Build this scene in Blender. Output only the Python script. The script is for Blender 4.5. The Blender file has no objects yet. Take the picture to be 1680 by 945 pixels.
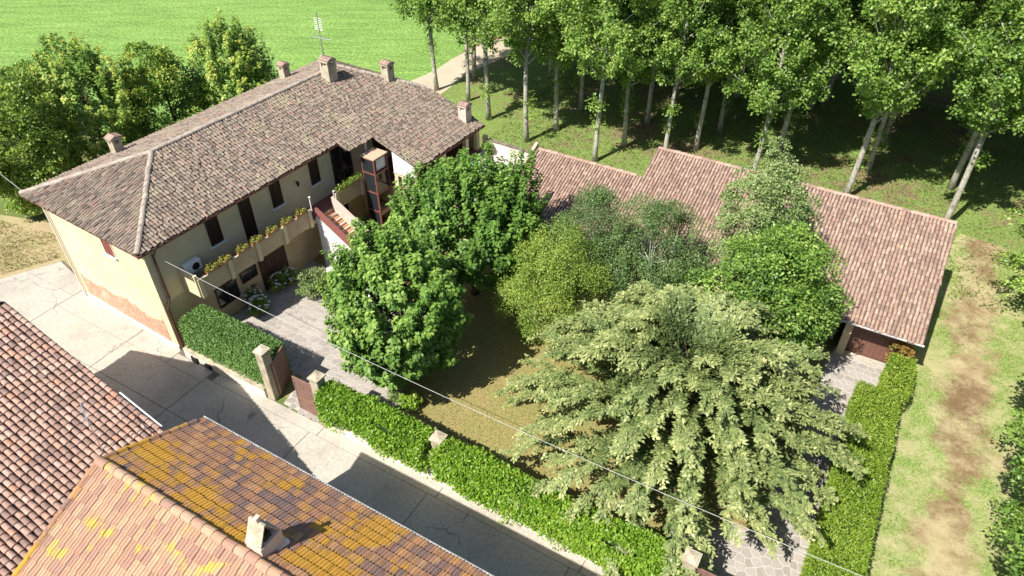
import bpy, math, random
import numpy as np
from mathutils import Vector
rng = np.random.default_rng(7)
random.seed(7)
R = math.radians
sc = bpy.context.scene

# ------------------------------------------------------------------ camera
CAM_H = 25.0
PITCH = math.atan(950 / 1165.0)
cd = bpy.data.cameras.new('camera')
cd.sensor_fit = 'HORIZONTAL'; cd.sensor_width = 36.0
cd.lens = 36.0 * 1165.0 / 1680.0
cd.clip_start = 0.5; cd.clip_end = 2000
cam = bpy.data.objects.new('camera', cd)
cam.location = (0, 0, CAM_H)
cam.rotation_euler = (math.pi / 2 - PITCH, 0, 0)
sc.collection.objects.link(cam); sc.camera = cam

# ------------------------------------------------------------------ world, sun, exposure
SUN_AZ, SUN_EL = 48.0, 51.0            # azimuth the shadows fall towards, and sun elevation
w = bpy.data.worlds.new('World'); sc.world = w; w.use_nodes = True
nt = w.node_tree; bg = nt.nodes['Background']
sky = nt.nodes.new('ShaderNodeTexSky'); sky.sky_type = 'NISHITA'; sky.sun_disc = False
sky.sun_elevation = R(SUN_EL); sky.sun_rotation = R(SUN_AZ + 180)
nt.links.new(sky.outputs[0], bg.inputs[0]); bg.inputs[1].default_value = 0.085
sl = bpy.data.lights.new('sun', 'SUN'); sl.energy = 5.0; sl.angle = R(0.5); sl.color = (1.0, 0.95, 0.86)
so = bpy.data.objects.new('sun', sl); sc.collection.objects.link(so)
so.location = (-40, -30, 60)
so.rotation_euler = Vector((math.sin(R(SUN_AZ)) * math.cos(R(SUN_EL)), math.cos(R(SUN_AZ)) * math.cos(R(SUN_EL)), -math.sin(R(SUN_EL)))).to_track_quat('-Z', 'Y').to_euler()
vs = sc.view_settings
vs.view_transform = 'Standard'; vs.look = 'None'; vs.gamma = 1.0; vs.exposure = 0.75
vs.use_curve_mapping = False

# ------------------------------------------------------------------ frames
O = np.array([-16.64, 25.69])
def axes(az):
    a = R(az); return np.array([math.cos(a), -math.sin(a)]), np.array([math.sin(a), math.cos(a)])
def W(u, v, z=0.0, az=30.0):
    U, V = axes(az); p = O + U * u + V * v
    return np.array([p[0], p[1], z])
CD = np.array([0, math.cos(PITCH), -math.sin(PITCH)]); CU = np.array([0, math.sin(PITCH), math.cos(PITCH)])
def at(x, y, z=0.0):
    d = CD * 1165 + CU * (472.5 - y) + np.array([x - 840.0, 0, 0])
    return np.array([0, 0, CAM_H]) + d * ((z - CAM_H) / d[2])
def in_frame(p, m=20):
    v = np.asarray(p) - np.array([0, 0, CAM_H]); k = v @ CD
    x = 840 + 1165 * v[0] / k; y = 472.5 - 1165 * (v @ CU) / k
    return -m < x < 1680 + m and -m < y < 945 + m

# ------------------------------------------------------------------ object helpers
COL = sc.collection
def mesh_from(verts, faces, name='m', tint=None, smooth=False):
    me = bpy.data.meshes.new(name)
    if isinstance(faces, np.ndarray):
        V = np.asarray(verts, dtype=np.float32); F = np.asarray(faces, dtype=np.int32)
        n, k = F.shape
        me.vertices.add(len(V)); me.vertices.foreach_set('co', V.ravel())
        me.loops.add(n * k); me.loops.foreach_set('vertex_index', F.ravel())
        me.polygons.add(n); me.polygons.foreach_set('loop_start', np.arange(0, n * k, k, dtype=np.int32))
        me.update(calc_edges=True)
    else:
        me.from_pydata([tuple(map(float, v)) for v in verts], [], [list(map(int, f)) for f in faces]); me.update()
    if tint is not None:
        a = me.attributes.new('tint', 'FLOAT', 'FACE'); a.data.foreach_set('value', np.asarray(tint, dtype=np.float32))
    if smooth:
        me.polygons.foreach_set('use_smooth', np.ones(len(me.polygons), dtype=bool))
    return me
def link(name, me, mat=None, parent=None, **props):
    o = bpy.data.objects.new(name, me); COL.objects.link(o)
    if mat is not None and me is not None and not me.materials: me.materials.append(mat)
    if parent is not None: o.parent = parent
    for k, v in props.items(): o[k] = v
    return o
def thing(name, label, cat, loc=(0, 0, 0), rz=0.0, group=None):
    o = bpy.data.objects.new(name, None); COL.objects.link(o); o.empty_display_size = 0.2
    o.location = tuple(map(float, loc)); o.rotation_euler = (0, 0, rz)
    o['label'] = label; o['category'] = cat
    if group: o['group'] = group
    return o
def copy_tree(src, loc, rz=None, sc_=None, label=None):
    r = src.copy(); COL.objects.link(r); r.location = tuple(map(float, loc))
    if rz is not None: r.rotation_euler = (r.rotation_euler[0], r.rotation_euler[1], rz)
    if sc_ is not None: r.scale = (sc_, sc_, sc_) if np.isscalar(sc_) else sc_
    if label: r['label'] = label
    for c in list(src.children):
        d = c.copy(); COL.objects.link(d); d.parent = r
        for g in list(c.children):
            e = g.copy(); COL.objects.link(e); e.parent = d
    return r
class MB:
    """collects shapes, built as one mesh"""
    def __init__(s): s.v = []; s.f = []
    def add(s, V, F):
        b = len(s.v); s.v += [tuple(map(float, p)) for p in V]; s.f += [[b + i for i in f] for f in F]; return s
    def box(s, x0, x1, y0, y1, z0, z1):
        x0, x1 = min(x0, x1), max(x0, x1); y0, y1 = min(y0, y1), max(y0, y1); z0, z1 = min(z0, z1), max(z0, z1)
        V = [(x0, y0, z0), (x1, y0, z0), (x1, y1, z0), (x0, y1, z0), (x0, y0, z1), (x1, y0, z1), (x1, y1, z1), (x0, y1, z1)]
        return s.add(V, [(0, 3, 2, 1), (4, 5, 6, 7), (0, 1, 5, 4), (1, 2, 6, 5), (2, 3, 7, 6), (3, 0, 4, 7)])
    def prism(s, poly, z0, z1):
        """poly of (x,y) or (x,y,ztop); thickness downwards when z0 is None -> z1 is thickness"""
        n = len(poly)
        top = [(p[0], p[1], z1) for p in poly]; bot = [(p[0], p[1], z0) for p in poly]
        return s.add(bot + top, [tuple(range(n))[::-1], tuple(range(n, 2 * n))] + [(i, (i + 1) % n, n + (i + 1) % n, n + i) for i in range(n)])
    def sheet3(s, poly, th):
        n = len(poly); top = list(poly); bot = [(p[0], p[1], p[2] - th) for p in poly]
        return s.add(bot + top, [tuple(range(n))[::-1], tuple(range(n, 2 * n))] + [(i, (i + 1) % n, n + (i + 1) % n, n + i) for i in range(n)])
    def tube(s, P, rad, k=8, caps=True):
        P = [np.array(p, float) for p in P]
        if np.isscalar(rad): rad = [rad] * len(P)
        b = len(s.v); V = []; n = len(P)
        for i, p in enumerate(P):
            t = P[min(i + 1, n - 1)] - P[max(i - 1, 0)]; t = t / (np.linalg.norm(t) + 1e-9)
            a = np.cross(t, [0.13, 0.97, 0.21] if abs(t[1]) < 0.9 else [1, 0, 0]); a /= np.linalg.norm(a); c = np.cross(t, a)
            for j in range(k):
                th = 2 * math.pi * j / k; V.append(p + rad[i] * (math.cos(th) * a + math.sin(th) * c))
        F = [(i * k + j, i * k + (j + 1) % k, (i + 1) * k + (j + 1) % k, (i + 1) * k + j) for i in range(n - 1) for j in range(k)]
        if caps: F += [tuple(range(k))[::-1], tuple(range((n - 1) * k, n * k))]
        return s.add(V, F)
    def build(s, name, mat, parent=None, smooth=False, **props):
        me = mesh_from(s.v, s.f, name, smooth=smooth)
        return link(name, me, mat, parent, **props)
def bevel(o, wd=0.015, seg=1):
    m = o.modifiers.new('bevel', 'BEVEL'); m.width = wd; m.segments = seg; m.limit_method = 'ANGLE'; return o

# ------------------------------------------------------------------ materials
def new_mat(name):
    m = bpy.data.materials.new(name); m.use_nodes = True
    nt = m.node_tree; b = nt.nodes['Principled BSDF']
    return m, nt, b
def N(nt, t, **kw):
    n = nt.nodes.new(t)
    for k, v in kw.items():
        if k in n.inputs: n.inputs[k].default_value = v
        else: setattr(n, k, v)
    return n
def ramp(nt, fac, stops, interp='LINEAR'):
    r = nt.nodes.new('ShaderNodeValToRGB'); r.color_ramp.interpolation = interp
    e = r.color_ramp.elements
    while len(e) < len(stops): e.new(0.5)
    for i, (p, c) in enumerate(stops):
        e[i].position = p; e[i].color = (*c, 1)
    nt.links.new(fac, r.inputs[0]); return r.outputs[0]
def noise(nt, scale, detail=4, rough=0.6, vec=None, dist=0.0):
    n = N(nt, 'ShaderNodeTexNoise'); n.inputs['Scale'].default_value = scale; n.inputs['Detail'].default_value = detail
    n.inputs['Roughness'].default_value = rough; n.inputs['Distortion'].default_value = dist
    if vec is None:
        g = nt.nodes.new('ShaderNodeNewGeometry'); vec = g.outputs['Position']
    nt.links.new(vec, n.inputs['Vector']); return n.outputs['Fac']
def mixc(nt, fac, a, b, mode='MIX'):
    m = nt.nodes.new('ShaderNodeMix'); m.data_type = 'RGBA'; m.blend_type = mode
    for s, x in ((m.inputs[0], fac), (m.inputs[6], a), (m.inputs[7], b)):
        if hasattr(x, 'links'): nt.links.new(x, s)
        elif isinstance(x, (int, float)): s.default_value = x
        else: s.default_value = (*x, 1)
    return m.outputs[2]
def math_(nt, op, a, b=None):
    m = nt.nodes.new('ShaderNodeMath'); m.operation = op
    for s, x in zip(m.inputs, (a, b)):
        if x is None: continue
        if hasattr(x, 'links'): nt.links.new(x, s)
        else: s.default_value = x
    return m.outputs[0]
def bump(nt, b, h, strength=0.3, dist=0.02):
    n = nt.nodes.new('ShaderNodeBump'); n.inputs['Strength'].default_value = strength; n.inputs['Distance'].default_value = dist
    nt.links.new(h, n.inputs['Height']); nt.links.new(n.outputs[0], b.inputs['Normal'])
def surf(name, stops, scale=3, scale2=30, rough=0.85, bs=0.25, bd=0.02, fine=0.25, metal=0.0, spec=0.3):
    """two-scale noise colour with fine relief"""
    m, nt, b = new_mat(name)
    n1 = noise(nt, scale, 5); n2 = noise(nt, scale2, 4)
    c = ramp(nt, n1, stops)
    c = mixc(nt, fine, c, ramp(nt, n2, [(0.3, (0.0, 0.0, 0.0)), (0.7, (1, 1, 1))]), 'OVERLAY')
    nt.links.new(c, b.inputs['Base Color']); b.inputs['Roughness'].default_value = rough; b.inputs['Metallic'].default_value = metal
    b.inputs['Specular IOR Level'].default_value = spec
    if bs: bump(nt, b, n2, bs, bd)
    return m
def plain(name, col, rough=0.6, metal=0.0, var=0.12, scale=6, spec=0.4):
    c = np.array(col); lo = tuple(c * (1 - var)); hi = tuple(np.minimum(c * (1 + var), 1))
    return surf(name, [(0.3, lo), (0.7, hi)], scale, 40, rough, 0.1, 0.005, 0.1, metal, spec)
def leaf_mat(name, stops, trans=0.3, tcol=(1.15, 1.2, 0.55), rough=0.45, big=0.35, spec=0.35):
    m, nt, b = new_mat(name)
    at_ = N(nt, 'ShaderNodeAttribute'); at_.attribute_name = 'tint'
    nb = noise(nt, big, 2)
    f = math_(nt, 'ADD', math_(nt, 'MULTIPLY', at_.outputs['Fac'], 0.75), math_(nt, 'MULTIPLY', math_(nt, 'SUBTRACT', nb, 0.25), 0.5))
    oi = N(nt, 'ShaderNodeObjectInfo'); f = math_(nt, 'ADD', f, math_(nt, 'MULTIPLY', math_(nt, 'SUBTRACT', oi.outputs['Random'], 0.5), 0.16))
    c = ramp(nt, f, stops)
    nt.links.new(c, b.inputs['Base Color']); b.inputs['Roughness'].default_value = rough; b.inputs['Specular IOR Level'].default_value = spec
    t = N(nt, 'ShaderNodeBsdfTranslucent'); nt.links.new(mixc(nt, 1.0, c, tcol, 'MULTIPLY'), t.inputs['Color'])
    mx = N(nt, 'ShaderNodeMixShader'); mx.inputs[0].default_value = trans
    nt.links.new(b.outputs[0], mx.inputs[1]); nt.links.new(t.outputs[0], mx.inputs[2])
    nt.links.new(mx.outputs[0], nt.nodes['Material Output'].inputs['Surface'])
    return m
def tile_mat(name, stops, dirt=(0.16, 0.13, 0.11), dirt_amt=0.5, lichen=None, lich_lo=0.56, lich_hi=0.62, lscale=1.6, rough=0.85, over=None):
    """fired clay, one tone per tile (attribute), dark weathering, optional lichen growth"""
    m, nt, b = new_mat(name)
    a = N(nt, 'ShaderNodeAttribute'); a.attribute_name = 'tint'
    big = noise(nt, 0.5, 4)
    f = math_(nt, 'ADD', math_(nt, 'MULTIPLY', a.outputs['Fac'], 0.8), math_(nt, 'MULTIPLY', big, 0.25))
    c = ramp(nt, f, stops)
    fine = noise(nt, 22, 5, 0.7)
    c = mixc(nt, 0.3, c, ramp(nt, fine, [(0.3, (0.15, 0.15, 0.15)), (0.7, (0.9, 0.9, 0.9))]), 'OVERLAY')
    dn = math_(nt, 'MULTIPLY', ramp(nt, noise(nt, 4.0, 5, 0.7), [(0.42, (0, 0, 0)), (0.66, (1, 1, 1))]), dirt_amt)
    c = mixc(nt, dn, c, dirt)
    if lichen:
        ln = math_(nt, 'ADD', noise(nt, lscale, 5, 0.65), math_(nt, 'MULTIPLY', math_(nt, 'SUBTRACT', math_(nt, 'FRACT', math_(nt, 'MULTIPLY', a.outputs['Fac'], 17.3)), 0.5), 0.13))
        ln = math_(nt, 'ADD', ln, math_(nt, 'MULTIPLY', math_(nt, 'SUBTRACT', noise(nt, 11, 4, 0.7), 0.5), 0.22))
        lm = ramp(nt, ln, [(lich_lo, (0, 0, 0)), (lich_hi, (1, 1, 1))])
        lc = ramp(nt, noise(nt, 9, 3), [(0.3, lichen[0]), (0.7, lichen[1])])
        c = mixc(nt, math_(nt, 'MULTIPLY', lm, 0.85), c, lc)
    nt.links.new(c, b.inputs['Base Color']); b.inputs['Roughness'].default_value = rough; b.inputs['Specular IOR Level'].default_value = 0.25
    bump(nt, b, fine, 0.35, 0.01)
    return m

M = {}
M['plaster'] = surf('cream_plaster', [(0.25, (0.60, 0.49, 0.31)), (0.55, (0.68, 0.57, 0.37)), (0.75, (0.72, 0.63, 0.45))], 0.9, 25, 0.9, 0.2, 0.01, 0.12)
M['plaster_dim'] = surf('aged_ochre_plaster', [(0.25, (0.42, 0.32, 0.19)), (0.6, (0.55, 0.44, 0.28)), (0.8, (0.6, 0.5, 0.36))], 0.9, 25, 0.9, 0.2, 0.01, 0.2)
M['white_plaster'] = surf('white_plaster', [(0.25, (0.66, 0.65, 0.62)), (0.7, (0.80, 0.79, 0.77))], 1.5, 30, 0.9, 0.15, 0.01, 0.1)
M['wall_white'] = surf('stained_white_wall', [(0.3, (0.52, 0.47, 0.38)), (0.5, (0.66, 0.62, 0.54)), (0.75, (0.74, 0.71, 0.65))], 1.2, 20, 0.92, 0.3, 0.015, 0.25)
M['stone'] = surf('weathered_stone', [(0.3, (0.30, 0.25, 0.18)), (0.55, (0.46, 0.40, 0.30)), (0.75, (0.55, 0.50, 0.40))], 2.5, 25, 0.92, 0.4, 0.02, 0.35)
M['shutter'] = plain('dark_brown_shutter', (0.035, 0.018, 0.014), 0.55)
M['shutter_red'] = plain('red_brown_shutter', (0.22, 0.07, 0.055), 0.6)
M['brown_steel'] = plain('brown_painted_steel', (0.20, 0.075, 0.06), 0.45)
M['tan_metal'] = plain('tan_sheet', (0.50, 0.36, 0.25), 0.6)
M['band'] = plain('oxide_red_paint', (0.24, 0.09, 0.075), 0.7)
M['pink'] = surf('pale_pink_plaster', [(0.3, (0.55, 0.42, 0.35)), (0.7, (0.64, 0.52, 0.45))], 2, 30, 0.9, 0.1, 0.01, 0.1)
M['terracotta'] = plain('terracotta_tread', (0.46, 0.20, 0.10), 0.8, var=0.25)
M['copper'] = plain('copper_brown_pipe', (0.13, 0.06, 0.045), 0.45, 0.3)
M['zinc'] = plain('zinc_gutter', (0.55, 0.55, 0.54), 0.45, 0.5)
M['alu'] = plain('aluminium', (0.62, 0.64, 0.66), 0.35, 0.8)
M['white'] = plain('white_enamel', (0.78, 0.78, 0.76), 0.4, var=0.05)
M['dark'] = plain('dark_interior', (0.02, 0.018, 0.016), 0.7)
M['black_plastic'] = plain('black_plastic', (0.015, 0.015, 0.016), 0.5)
M['wood_dark'] = plain('dark_wood', (0.06, 0.032, 0.022), 0.65, var=0.3)
M['gate'] = plain('weathered_brown_gate', (0.22, 0.125, 0.10), 0.6, var=0.25)
M['garage'] = plain('brown_sheet_door', (0.16, 0.075, 0.055), 0.5, var=0.12)
M['concrete'] = surf('pale_concrete', [(0.25, (0.35, 0.32, 0.275)), (0.5, (0.43, 0.395, 0.34)), (0.75, (0.475, 0.44, 0.385))], 0.35, 9, 0.9, 0.15, 0.01, 0.22)
def street_mat():
    m, nt, b = new_mat('street_concrete')
    c = ramp(nt, noise(nt, 0.35, 5), [(0.25, (0.33, 0.30, 0.255)), (0.5, (0.42, 0.385, 0.33)), (0.75, (0.47, 0.435, 0.38))])
    fine = noise(nt, 9, 5, 0.7)
    c = mixc(nt, 0.25, c, ramp(nt, fine, [(0.3, (0.1, 0.1, 0.1)), (0.7, (0.9, 0.9, 0.9))]), 'OVERLAY')
    stain = ramp(nt, noise(nt, 0.9, 7, 0.75, dist=0.6), [(0.54, (0, 0, 0)), (0.74, (1, 1, 1))])
    c = mixc(nt, math_(nt, 'MULTIPLY', stain, 0.35), c, (0.22, 0.19, 0.155))
    g = nt.nodes.new('ShaderNodeNewGeometry'); wv = N(nt, 'ShaderNodeVectorMath'); wv.operation = 'MULTIPLY_ADD'
    nz = N(nt, 'ShaderNodeTexNoise'); nz.inputs['Scale'].default_value = 1.3; nz.inputs['Detail'].default_value = 5; nt.links.new(g.outputs['Position'], nz.inputs['Vector'])
    nt.links.new(nz.outputs['Color'], wv.inputs[0]); wv.inputs[1].default_value = (1.2, 1.2, 0); nt.links.new(g.outputs['Position'], wv.inputs[2])
    v = N(nt, 'ShaderNodeTexVoronoi'); v.feature = 'DISTANCE_TO_EDGE'; v.inputs['Scale'].default_value = 0.28; nt.links.new(wv.outputs[0], v.inputs['Vector'])
    cr = ramp(nt, v.outputs['Distance'], [(0.002, (1, 1, 1)), (0.007, (0, 0, 0))])
    mk = ramp(nt, noise(nt, 0.25, 3), [(0.50, (0, 0, 0)), (0.56, (1, 1, 1))])
    c = mixc(nt, math_(nt, 'MULTIPLY', math_(nt, 'MULTIPLY', cr, mk), 0.7), c, (0.10, 0.085, 0.07))
    nt.links.new(c, b.inputs['Base Color']); b.inputs['Roughness'].default_value = 0.9; b.inputs['Specular IOR Level'].default_value = 0.3
    bump(nt, b, fine, 0.15, 0.01)
    return m
M['street'] = street_mat()
M['terrace'] = surf('terrace_screed', [(0.25, (0.48, 0.44, 0.38)), (0.75, (0.60, 0.56, 0.49))], 0.8, 20, 0.9, 0.1, 0.01, 0.12)
M['joint'] = surf('joint_dirt', [(0.3, (0.10, 0.085, 0.065)), (0.7, (0.19, 0.165, 0.13))], 2, 30)
M['cable'] = plain('pale_cable', (0.42, 0.41, 0.39), 0.7)
M['bark'] = surf('brown_bark', [(0.3, (0.06, 0.045, 0.03)), (0.7, (0.15, 0.12, 0.09))], 6, 40, 0.95, 0.6, 0.03, 0.4)
M['poplar_bark'] = surf('pale_poplar_bark', [(0.30, (0.12, 0.11, 0.085)), (0.45, (0.36, 0.34, 0.29)), (0.8, (0.50, 0.48, 0.42))], 3.0, 14, 0.9, 0.5, 0.02, 0.45)
M['birch_bark'] = surf('white_birch_bark', [(0.30, (0.18, 0.17, 0.15)), (0.42, (0.55, 0.54, 0.5)), (0.8, (0.7, 0.69, 0.66))], 4.0, 14, 0.9, 0.3, 0.02, 0.3)
def glass(name, col, rough=0.08, alpha=1.0):
    m, nt, b = new_mat(name)
    b.inputs['Base Color'].default_value = (*col, 1); b.inputs['Roughness'].default_value = rough
    b.inputs['Specular IOR Level'].default_value = 0.6
    if alpha < 1:
        t = N(nt, 'ShaderNodeBsdfTransparent'); t.inputs[0].default_value = (0.75, 0.8, 0.82, 1)
        mx = N(nt, 'ShaderNodeMixShader'); mx.inputs[0].default_value = alpha
        nt.links.new(t.outputs[0], mx.inputs[1]); nt.links.new(b.outputs[0], mx.inputs[2])
        nt.links.new(mx.outputs[0], nt.nodes['Material Output'].inputs['Surface'])
    return m
M['glass'] = glass('dark_window_glass', (0.015, 0.017, 0.02))
M['smoked'] = glass('smoked_lift_glass', (0.03, 0.035, 0.04), 0.1, 0.72)
def brick_mat():
    m, nt, b = new_mat('exposed_brick')
    tc = N(nt, 'ShaderNodeTexCoord'); mp = N(nt, 'ShaderNodeMapping'); mp.inputs['Rotation'].default_value = (math.pi / 2, 0, 0)
    nt.links.new(tc.outputs['Object'], mp.inputs[0])
    t = N(nt, 'ShaderNodeTexBrick'); nt.links.new(mp.outputs[0], t.inputs[0])
    t.inputs['Color1'].default_value = (0.42, 0.15, 0.085, 1); t.inputs['Color2'].default_value = (0.50, 0.23, 0.14, 1); t.inputs['Mortar'].default_value = (0.60, 0.50, 0.40, 1)
    t.inputs['Scale'].default_value = 1.0; t.inputs['Brick Width'].default_value = 0.26; t.inputs['Row Height'].default_value = 0.075; t.inputs['Mortar Size'].default_value = 0.008
    fac = ramp(nt, noise(nt, 1.4, 6, 0.7), [(0.52, (0, 0, 0)), (0.68, (1, 1, 1))])
    sp = N(nt, 'ShaderNodeSeparateXYZ'); nt.links.new(tc.outputs['Object'], sp.inputs[0])
    edge = math_(nt, 'SUBTRACT', math_(nt, 'MULTIPLY', noise(nt, 1.1, 6, 0.7), 1.5), math_(nt, 'SUBTRACT', 2.1, sp.outputs[2]))
    fac = math_(nt, 'MAXIMUM', math_(nt, 'MULTIPLY', fac, 0.6), ramp(nt, edge, [(0.25, (0, 0, 0)), (0.32, (1, 1, 1))]))
    bc = mixc(nt, 0.45, t.outputs['Color'], ramp(nt, noise(nt, 7, 5, 0.7), [(0.3, (0.1, 0.1, 0.1)), (0.7, (0.9, 0.9, 0.9))]), 'OVERLAY')
    c = mixc(nt, fac, bc, (0.66, 0.55, 0.37))
    nt.links.new(c, b.inputs['Base Color']); b.inputs['Roughness'].default_value = 0.92
    bump(nt, b, t.outputs['Fac'], -0.5, 0.01)
    return m
M['brick'] = brick_mat()
TG = [(0.05, (0.105, 0.083, 0.072)), (0.3, (0.175, 0.138, 0.112)), (0.5, (0.225, 0.182, 0.145)), (0.72, (0.275, 0.225, 0.180)), (0.88, (0.275, 0.175, 0.135)), (0.98, (0.38, 0.335, 0.27))]
M['tile_house'] = tile_mat('old_grey_brown_roof_tile', TG, (0.13, 0.105, 0.085), 0.5, ((0.28, 0.24, 0.13), (0.34, 0.31, 0.23)), 0.56, 0.75, 0.6)
M['tile_barn'] = tile_mat('pink_brown_roof_tile', [(0.05, (0.22, 0.15, 0.12)), (0.35, (0.32, 0.212, 0.168)), (0.6, (0.375, 0.25, 0.195)), (0.85, (0.41, 0.295, 0.23)), (0.98, (0.47, 0.375, 0.295))], (0.2, 0.15, 0.12), 0.35, ((0.44, 0.34, 0.14), (0.48, 0.40, 0.25)), 0.68, 0.8, 0.5)
M['tile_brown'] = tile_mat('red_brown_roof_tile', [(0.05, (0.18, 0.12, 0.105)), (0.3, (0.33, 0.21, 0.165)), (0.55, (0.42, 0.265, 0.205)), (0.78, (0.46, 0.32, 0.26)), (0.92, (0.46, 0.23, 0.15)), (0.98, (0.52, 0.41, 0.34))], (0.13, 0.10, 0.09), 0.45)
M['tile_orange'] = tile_mat('lichened_orange_roof_tile', [(0.05, (0.15, 0.11, 0.105)), (0.28, (0.25, 0.145, 0.11)), (0.5, (0.35, 0.18, 0.10)), (0.75, (0.42, 0.22, 0.10)), (0.98, (0.44, 0.27, 0.15))], (0.15, 0.115, 0.11), 0.55, ((0.42, 0.21, 0.025), (0.50, 0.29, 0.03)), 0.50, 0.58, 0.55)
M['tile_yellow'] = tile_mat('lichened_pink_roof_tile', [(0.05, (0.24, 0.15, 0.115)), (0.3, (0.35, 0.20, 0.14)), (0.6, (0.41, 0.245, 0.15)), (0.98, (0.46, 0.31, 0.19))], (0.30, 0.20, 0.17), 0.5, ((0.46, 0.31, 0.07), (0.52, 0.41, 0.06)), 0.58, 0.66, 1.3)
M['under_tile'] = plain('roof_bed_mortar', (0.10, 0.075, 0.06), 0.95, var=0.3)
M['mortar_cap'] = surf('ridge_mortar', [(0.3, (0.26, 0.21, 0.17)), (0.7, (0.44, 0.38, 0.32))], 3, 30)
def flag_mat():
    m, nt, b = new_mat('flagstone')
    a = N(nt, 'ShaderNodeAttribute'); a.attribute_name = 'tint'
    c = ramp(nt, a.outputs['Fac'], [(0.1, (0.29, 0.26, 0.235)), (0.5, (0.33, 0.30, 0.27)), (0.9, (0.37, 0.335, 0.30))])
    f = noise(nt, 14, 5, 0.7)
    c = mixc(nt, 0.25, c, ramp(nt, f, [(0.3, (0.2, 0.2, 0.2)), (0.7, (0.8, 0.8, 0.8))]), 'OVERLAY')
    nt.links.new(c, b.inputs['Base Color']); b.inputs['Roughness'].default_value = 0.85; bump(nt, b, f, 0.3, 0.01)
    return m
M['flag'] = flag_mat()
M['flag_mortar'] = surf('flag_mortar', [(0.3, (0.40, 0.37, 0.33)), (0.7, (0.48, 0.45, 0.41))], 3, 30)

# foliage
M['leaf_plume'] = leaf_mat('broad_green_leaf', [(0.05, (0.036, 0.090, 0.018)), (0.4, (0.103, 0.211, 0.034)), (0.7, (0.191, 0.325, 0.058)), (0.98, (0.391, 0.513, 0.127))], 0.3, rough=.5, spec=.3)
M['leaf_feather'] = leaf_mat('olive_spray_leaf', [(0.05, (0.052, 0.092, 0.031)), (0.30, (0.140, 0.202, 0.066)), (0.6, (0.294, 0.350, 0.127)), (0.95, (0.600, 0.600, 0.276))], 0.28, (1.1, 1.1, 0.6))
M['leaf_birch'] = leaf_mat('fine_birch_leaf', [(0.05, (0.048, 0.104, 0.031)), (0.5, (0.126, 0.213, 0.064)), (0.95, (0.258, 0.342, 0.121))], spec=.45)
M['leaf_yellow'] = leaf_mat('yellow_green_leaf', [(0.05, (0.077, 0.142, 0.024)), (0.5, (0.202, 0.305, 0.050)), (0.95, (0.418, 0.510, 0.099))])
M['leaf_round'] = leaf_mat('fresh_green_leaf', [(0.05, (0.055, 0.123, 0.022)), (0.5, (0.174, 0.303, 0.052)), (0.95, (0.411, 0.537, 0.119))], spec=.45)
M['leaf_pale'] = leaf_mat('pale_green_leaf', [(0.05, (0.084, 0.146, 0.045)), (0.5, (0.213, 0.302, 0.101)), (0.95, (0.403, 0.470, 0.213))])
M['leaf_poplar'] = leaf_mat('poplar_leaf', [(0.05, (0.060, 0.130, 0.024)), (0.45, (0.192, 0.321, 0.060)), (0.75, (0.305, 0.445, 0.095)), (0.98, (0.508, 0.600, 0.180))], 0.4, spec=.45)
M['leaf_dark'] = leaf_mat('dark_green_leaf', [(0.05, (0.061, 0.140, 0.030)), (0.5, (0.187, 0.330, 0.056)), (0.95, (0.600, 0.600, 0.121))], spec=.45)
M['leaf_lime'] = leaf_mat('lime_creeper_leaf', [(0.05, (0.076, 0.178, 0.017)), (0.45, (0.189, 0.346, 0.032)), (0.75, (0.308, 0.454, 0.049)), (0.98, (0.497, 0.562, 0.130))], 0.35)
M['leaf_box'] = leaf_mat('clipped_hedge_leaf', [(0.05, (0.052, 0.132, 0.032)), (0.5, (0.144, 0.276, 0.067)), (0.95, (0.287, 0.425, 0.138))])
M['leaf_laurel'] = leaf_mat('laurel_hedge_leaf', [(0.05, (0.085, 0.170, 0.018)), (0.5, (0.215, 0.335, 0.033)), (0.95, (0.40, 0.46, 0.09))], 0.35)
M['leaf_orange'] = leaf_mat('turning_leaf', [(0.05, (0.10, 0.15, 0.02)), (0.5, (0.30, 0.20, 0.05)), (0.95, (0.46, 0.22, 0.08))])
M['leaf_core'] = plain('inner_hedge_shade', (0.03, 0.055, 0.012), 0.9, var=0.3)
M['petal'] = plain('white_petal', (0.75, 0.75, 0.70), 0.6)
M['petal_yellow'] = leaf_mat('yellow_flower_leaf', [(0.05, (0.12, 0.16, 0.03)), (0.5, (0.32, 0.32, 0.06)), (0.95, (0.6, 0.5, 0.2))])

# ground
def ground_mat(name, stops, s1, s2, bs=0.6, bd=0.08, tuft=35, fine=0.35, extra=None):
    m, nt, b = new_mat(name)
    n1 = noise(nt, s1, 9, 0.72); n2 = noise(nt, s2, 7, 0.75); n3 = noise(nt, tuft, 3, 0.7)
    f = math_(nt, 'ADD', math_(nt, 'MULTIPLY', n1, 0.6), math_(nt, 'MULTIPLY', n2, 0.4))
    c = ramp(nt, f, stops)
    c = mixc(nt, fine, c, ramp(nt, n3, [(0.32, (0.0, 0.0, 0.0)), (0.68, (1, 1, 1))]), 'OVERLAY')
    if extra: c = extra(nt, c)
    nt.links.new(c, b.inputs['Base Color']); b.inputs['Roughness'].default_value = 0.95; b.inputs['Specular IOR Level'].default_value = 0.1
    h = math_(nt, 'ADD', math_(nt, 'MULTIPLY', n2, 0.6), math_(nt, 'MULTIPLY', n3, 0.4))
    bump(nt, b, h, bs, bd)
    return m
M['ground'] = ground_mat('rough_grass_and_soil', [(0.30, (0.105, 0.075, 0.045)), (0.44, (0.15, 0.13, 0.055)), (0.52, (0.12, 0.16, 0.045)), (0.70, (0.15, 0.22, 0.055))], 0.16, 1.2)
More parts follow.
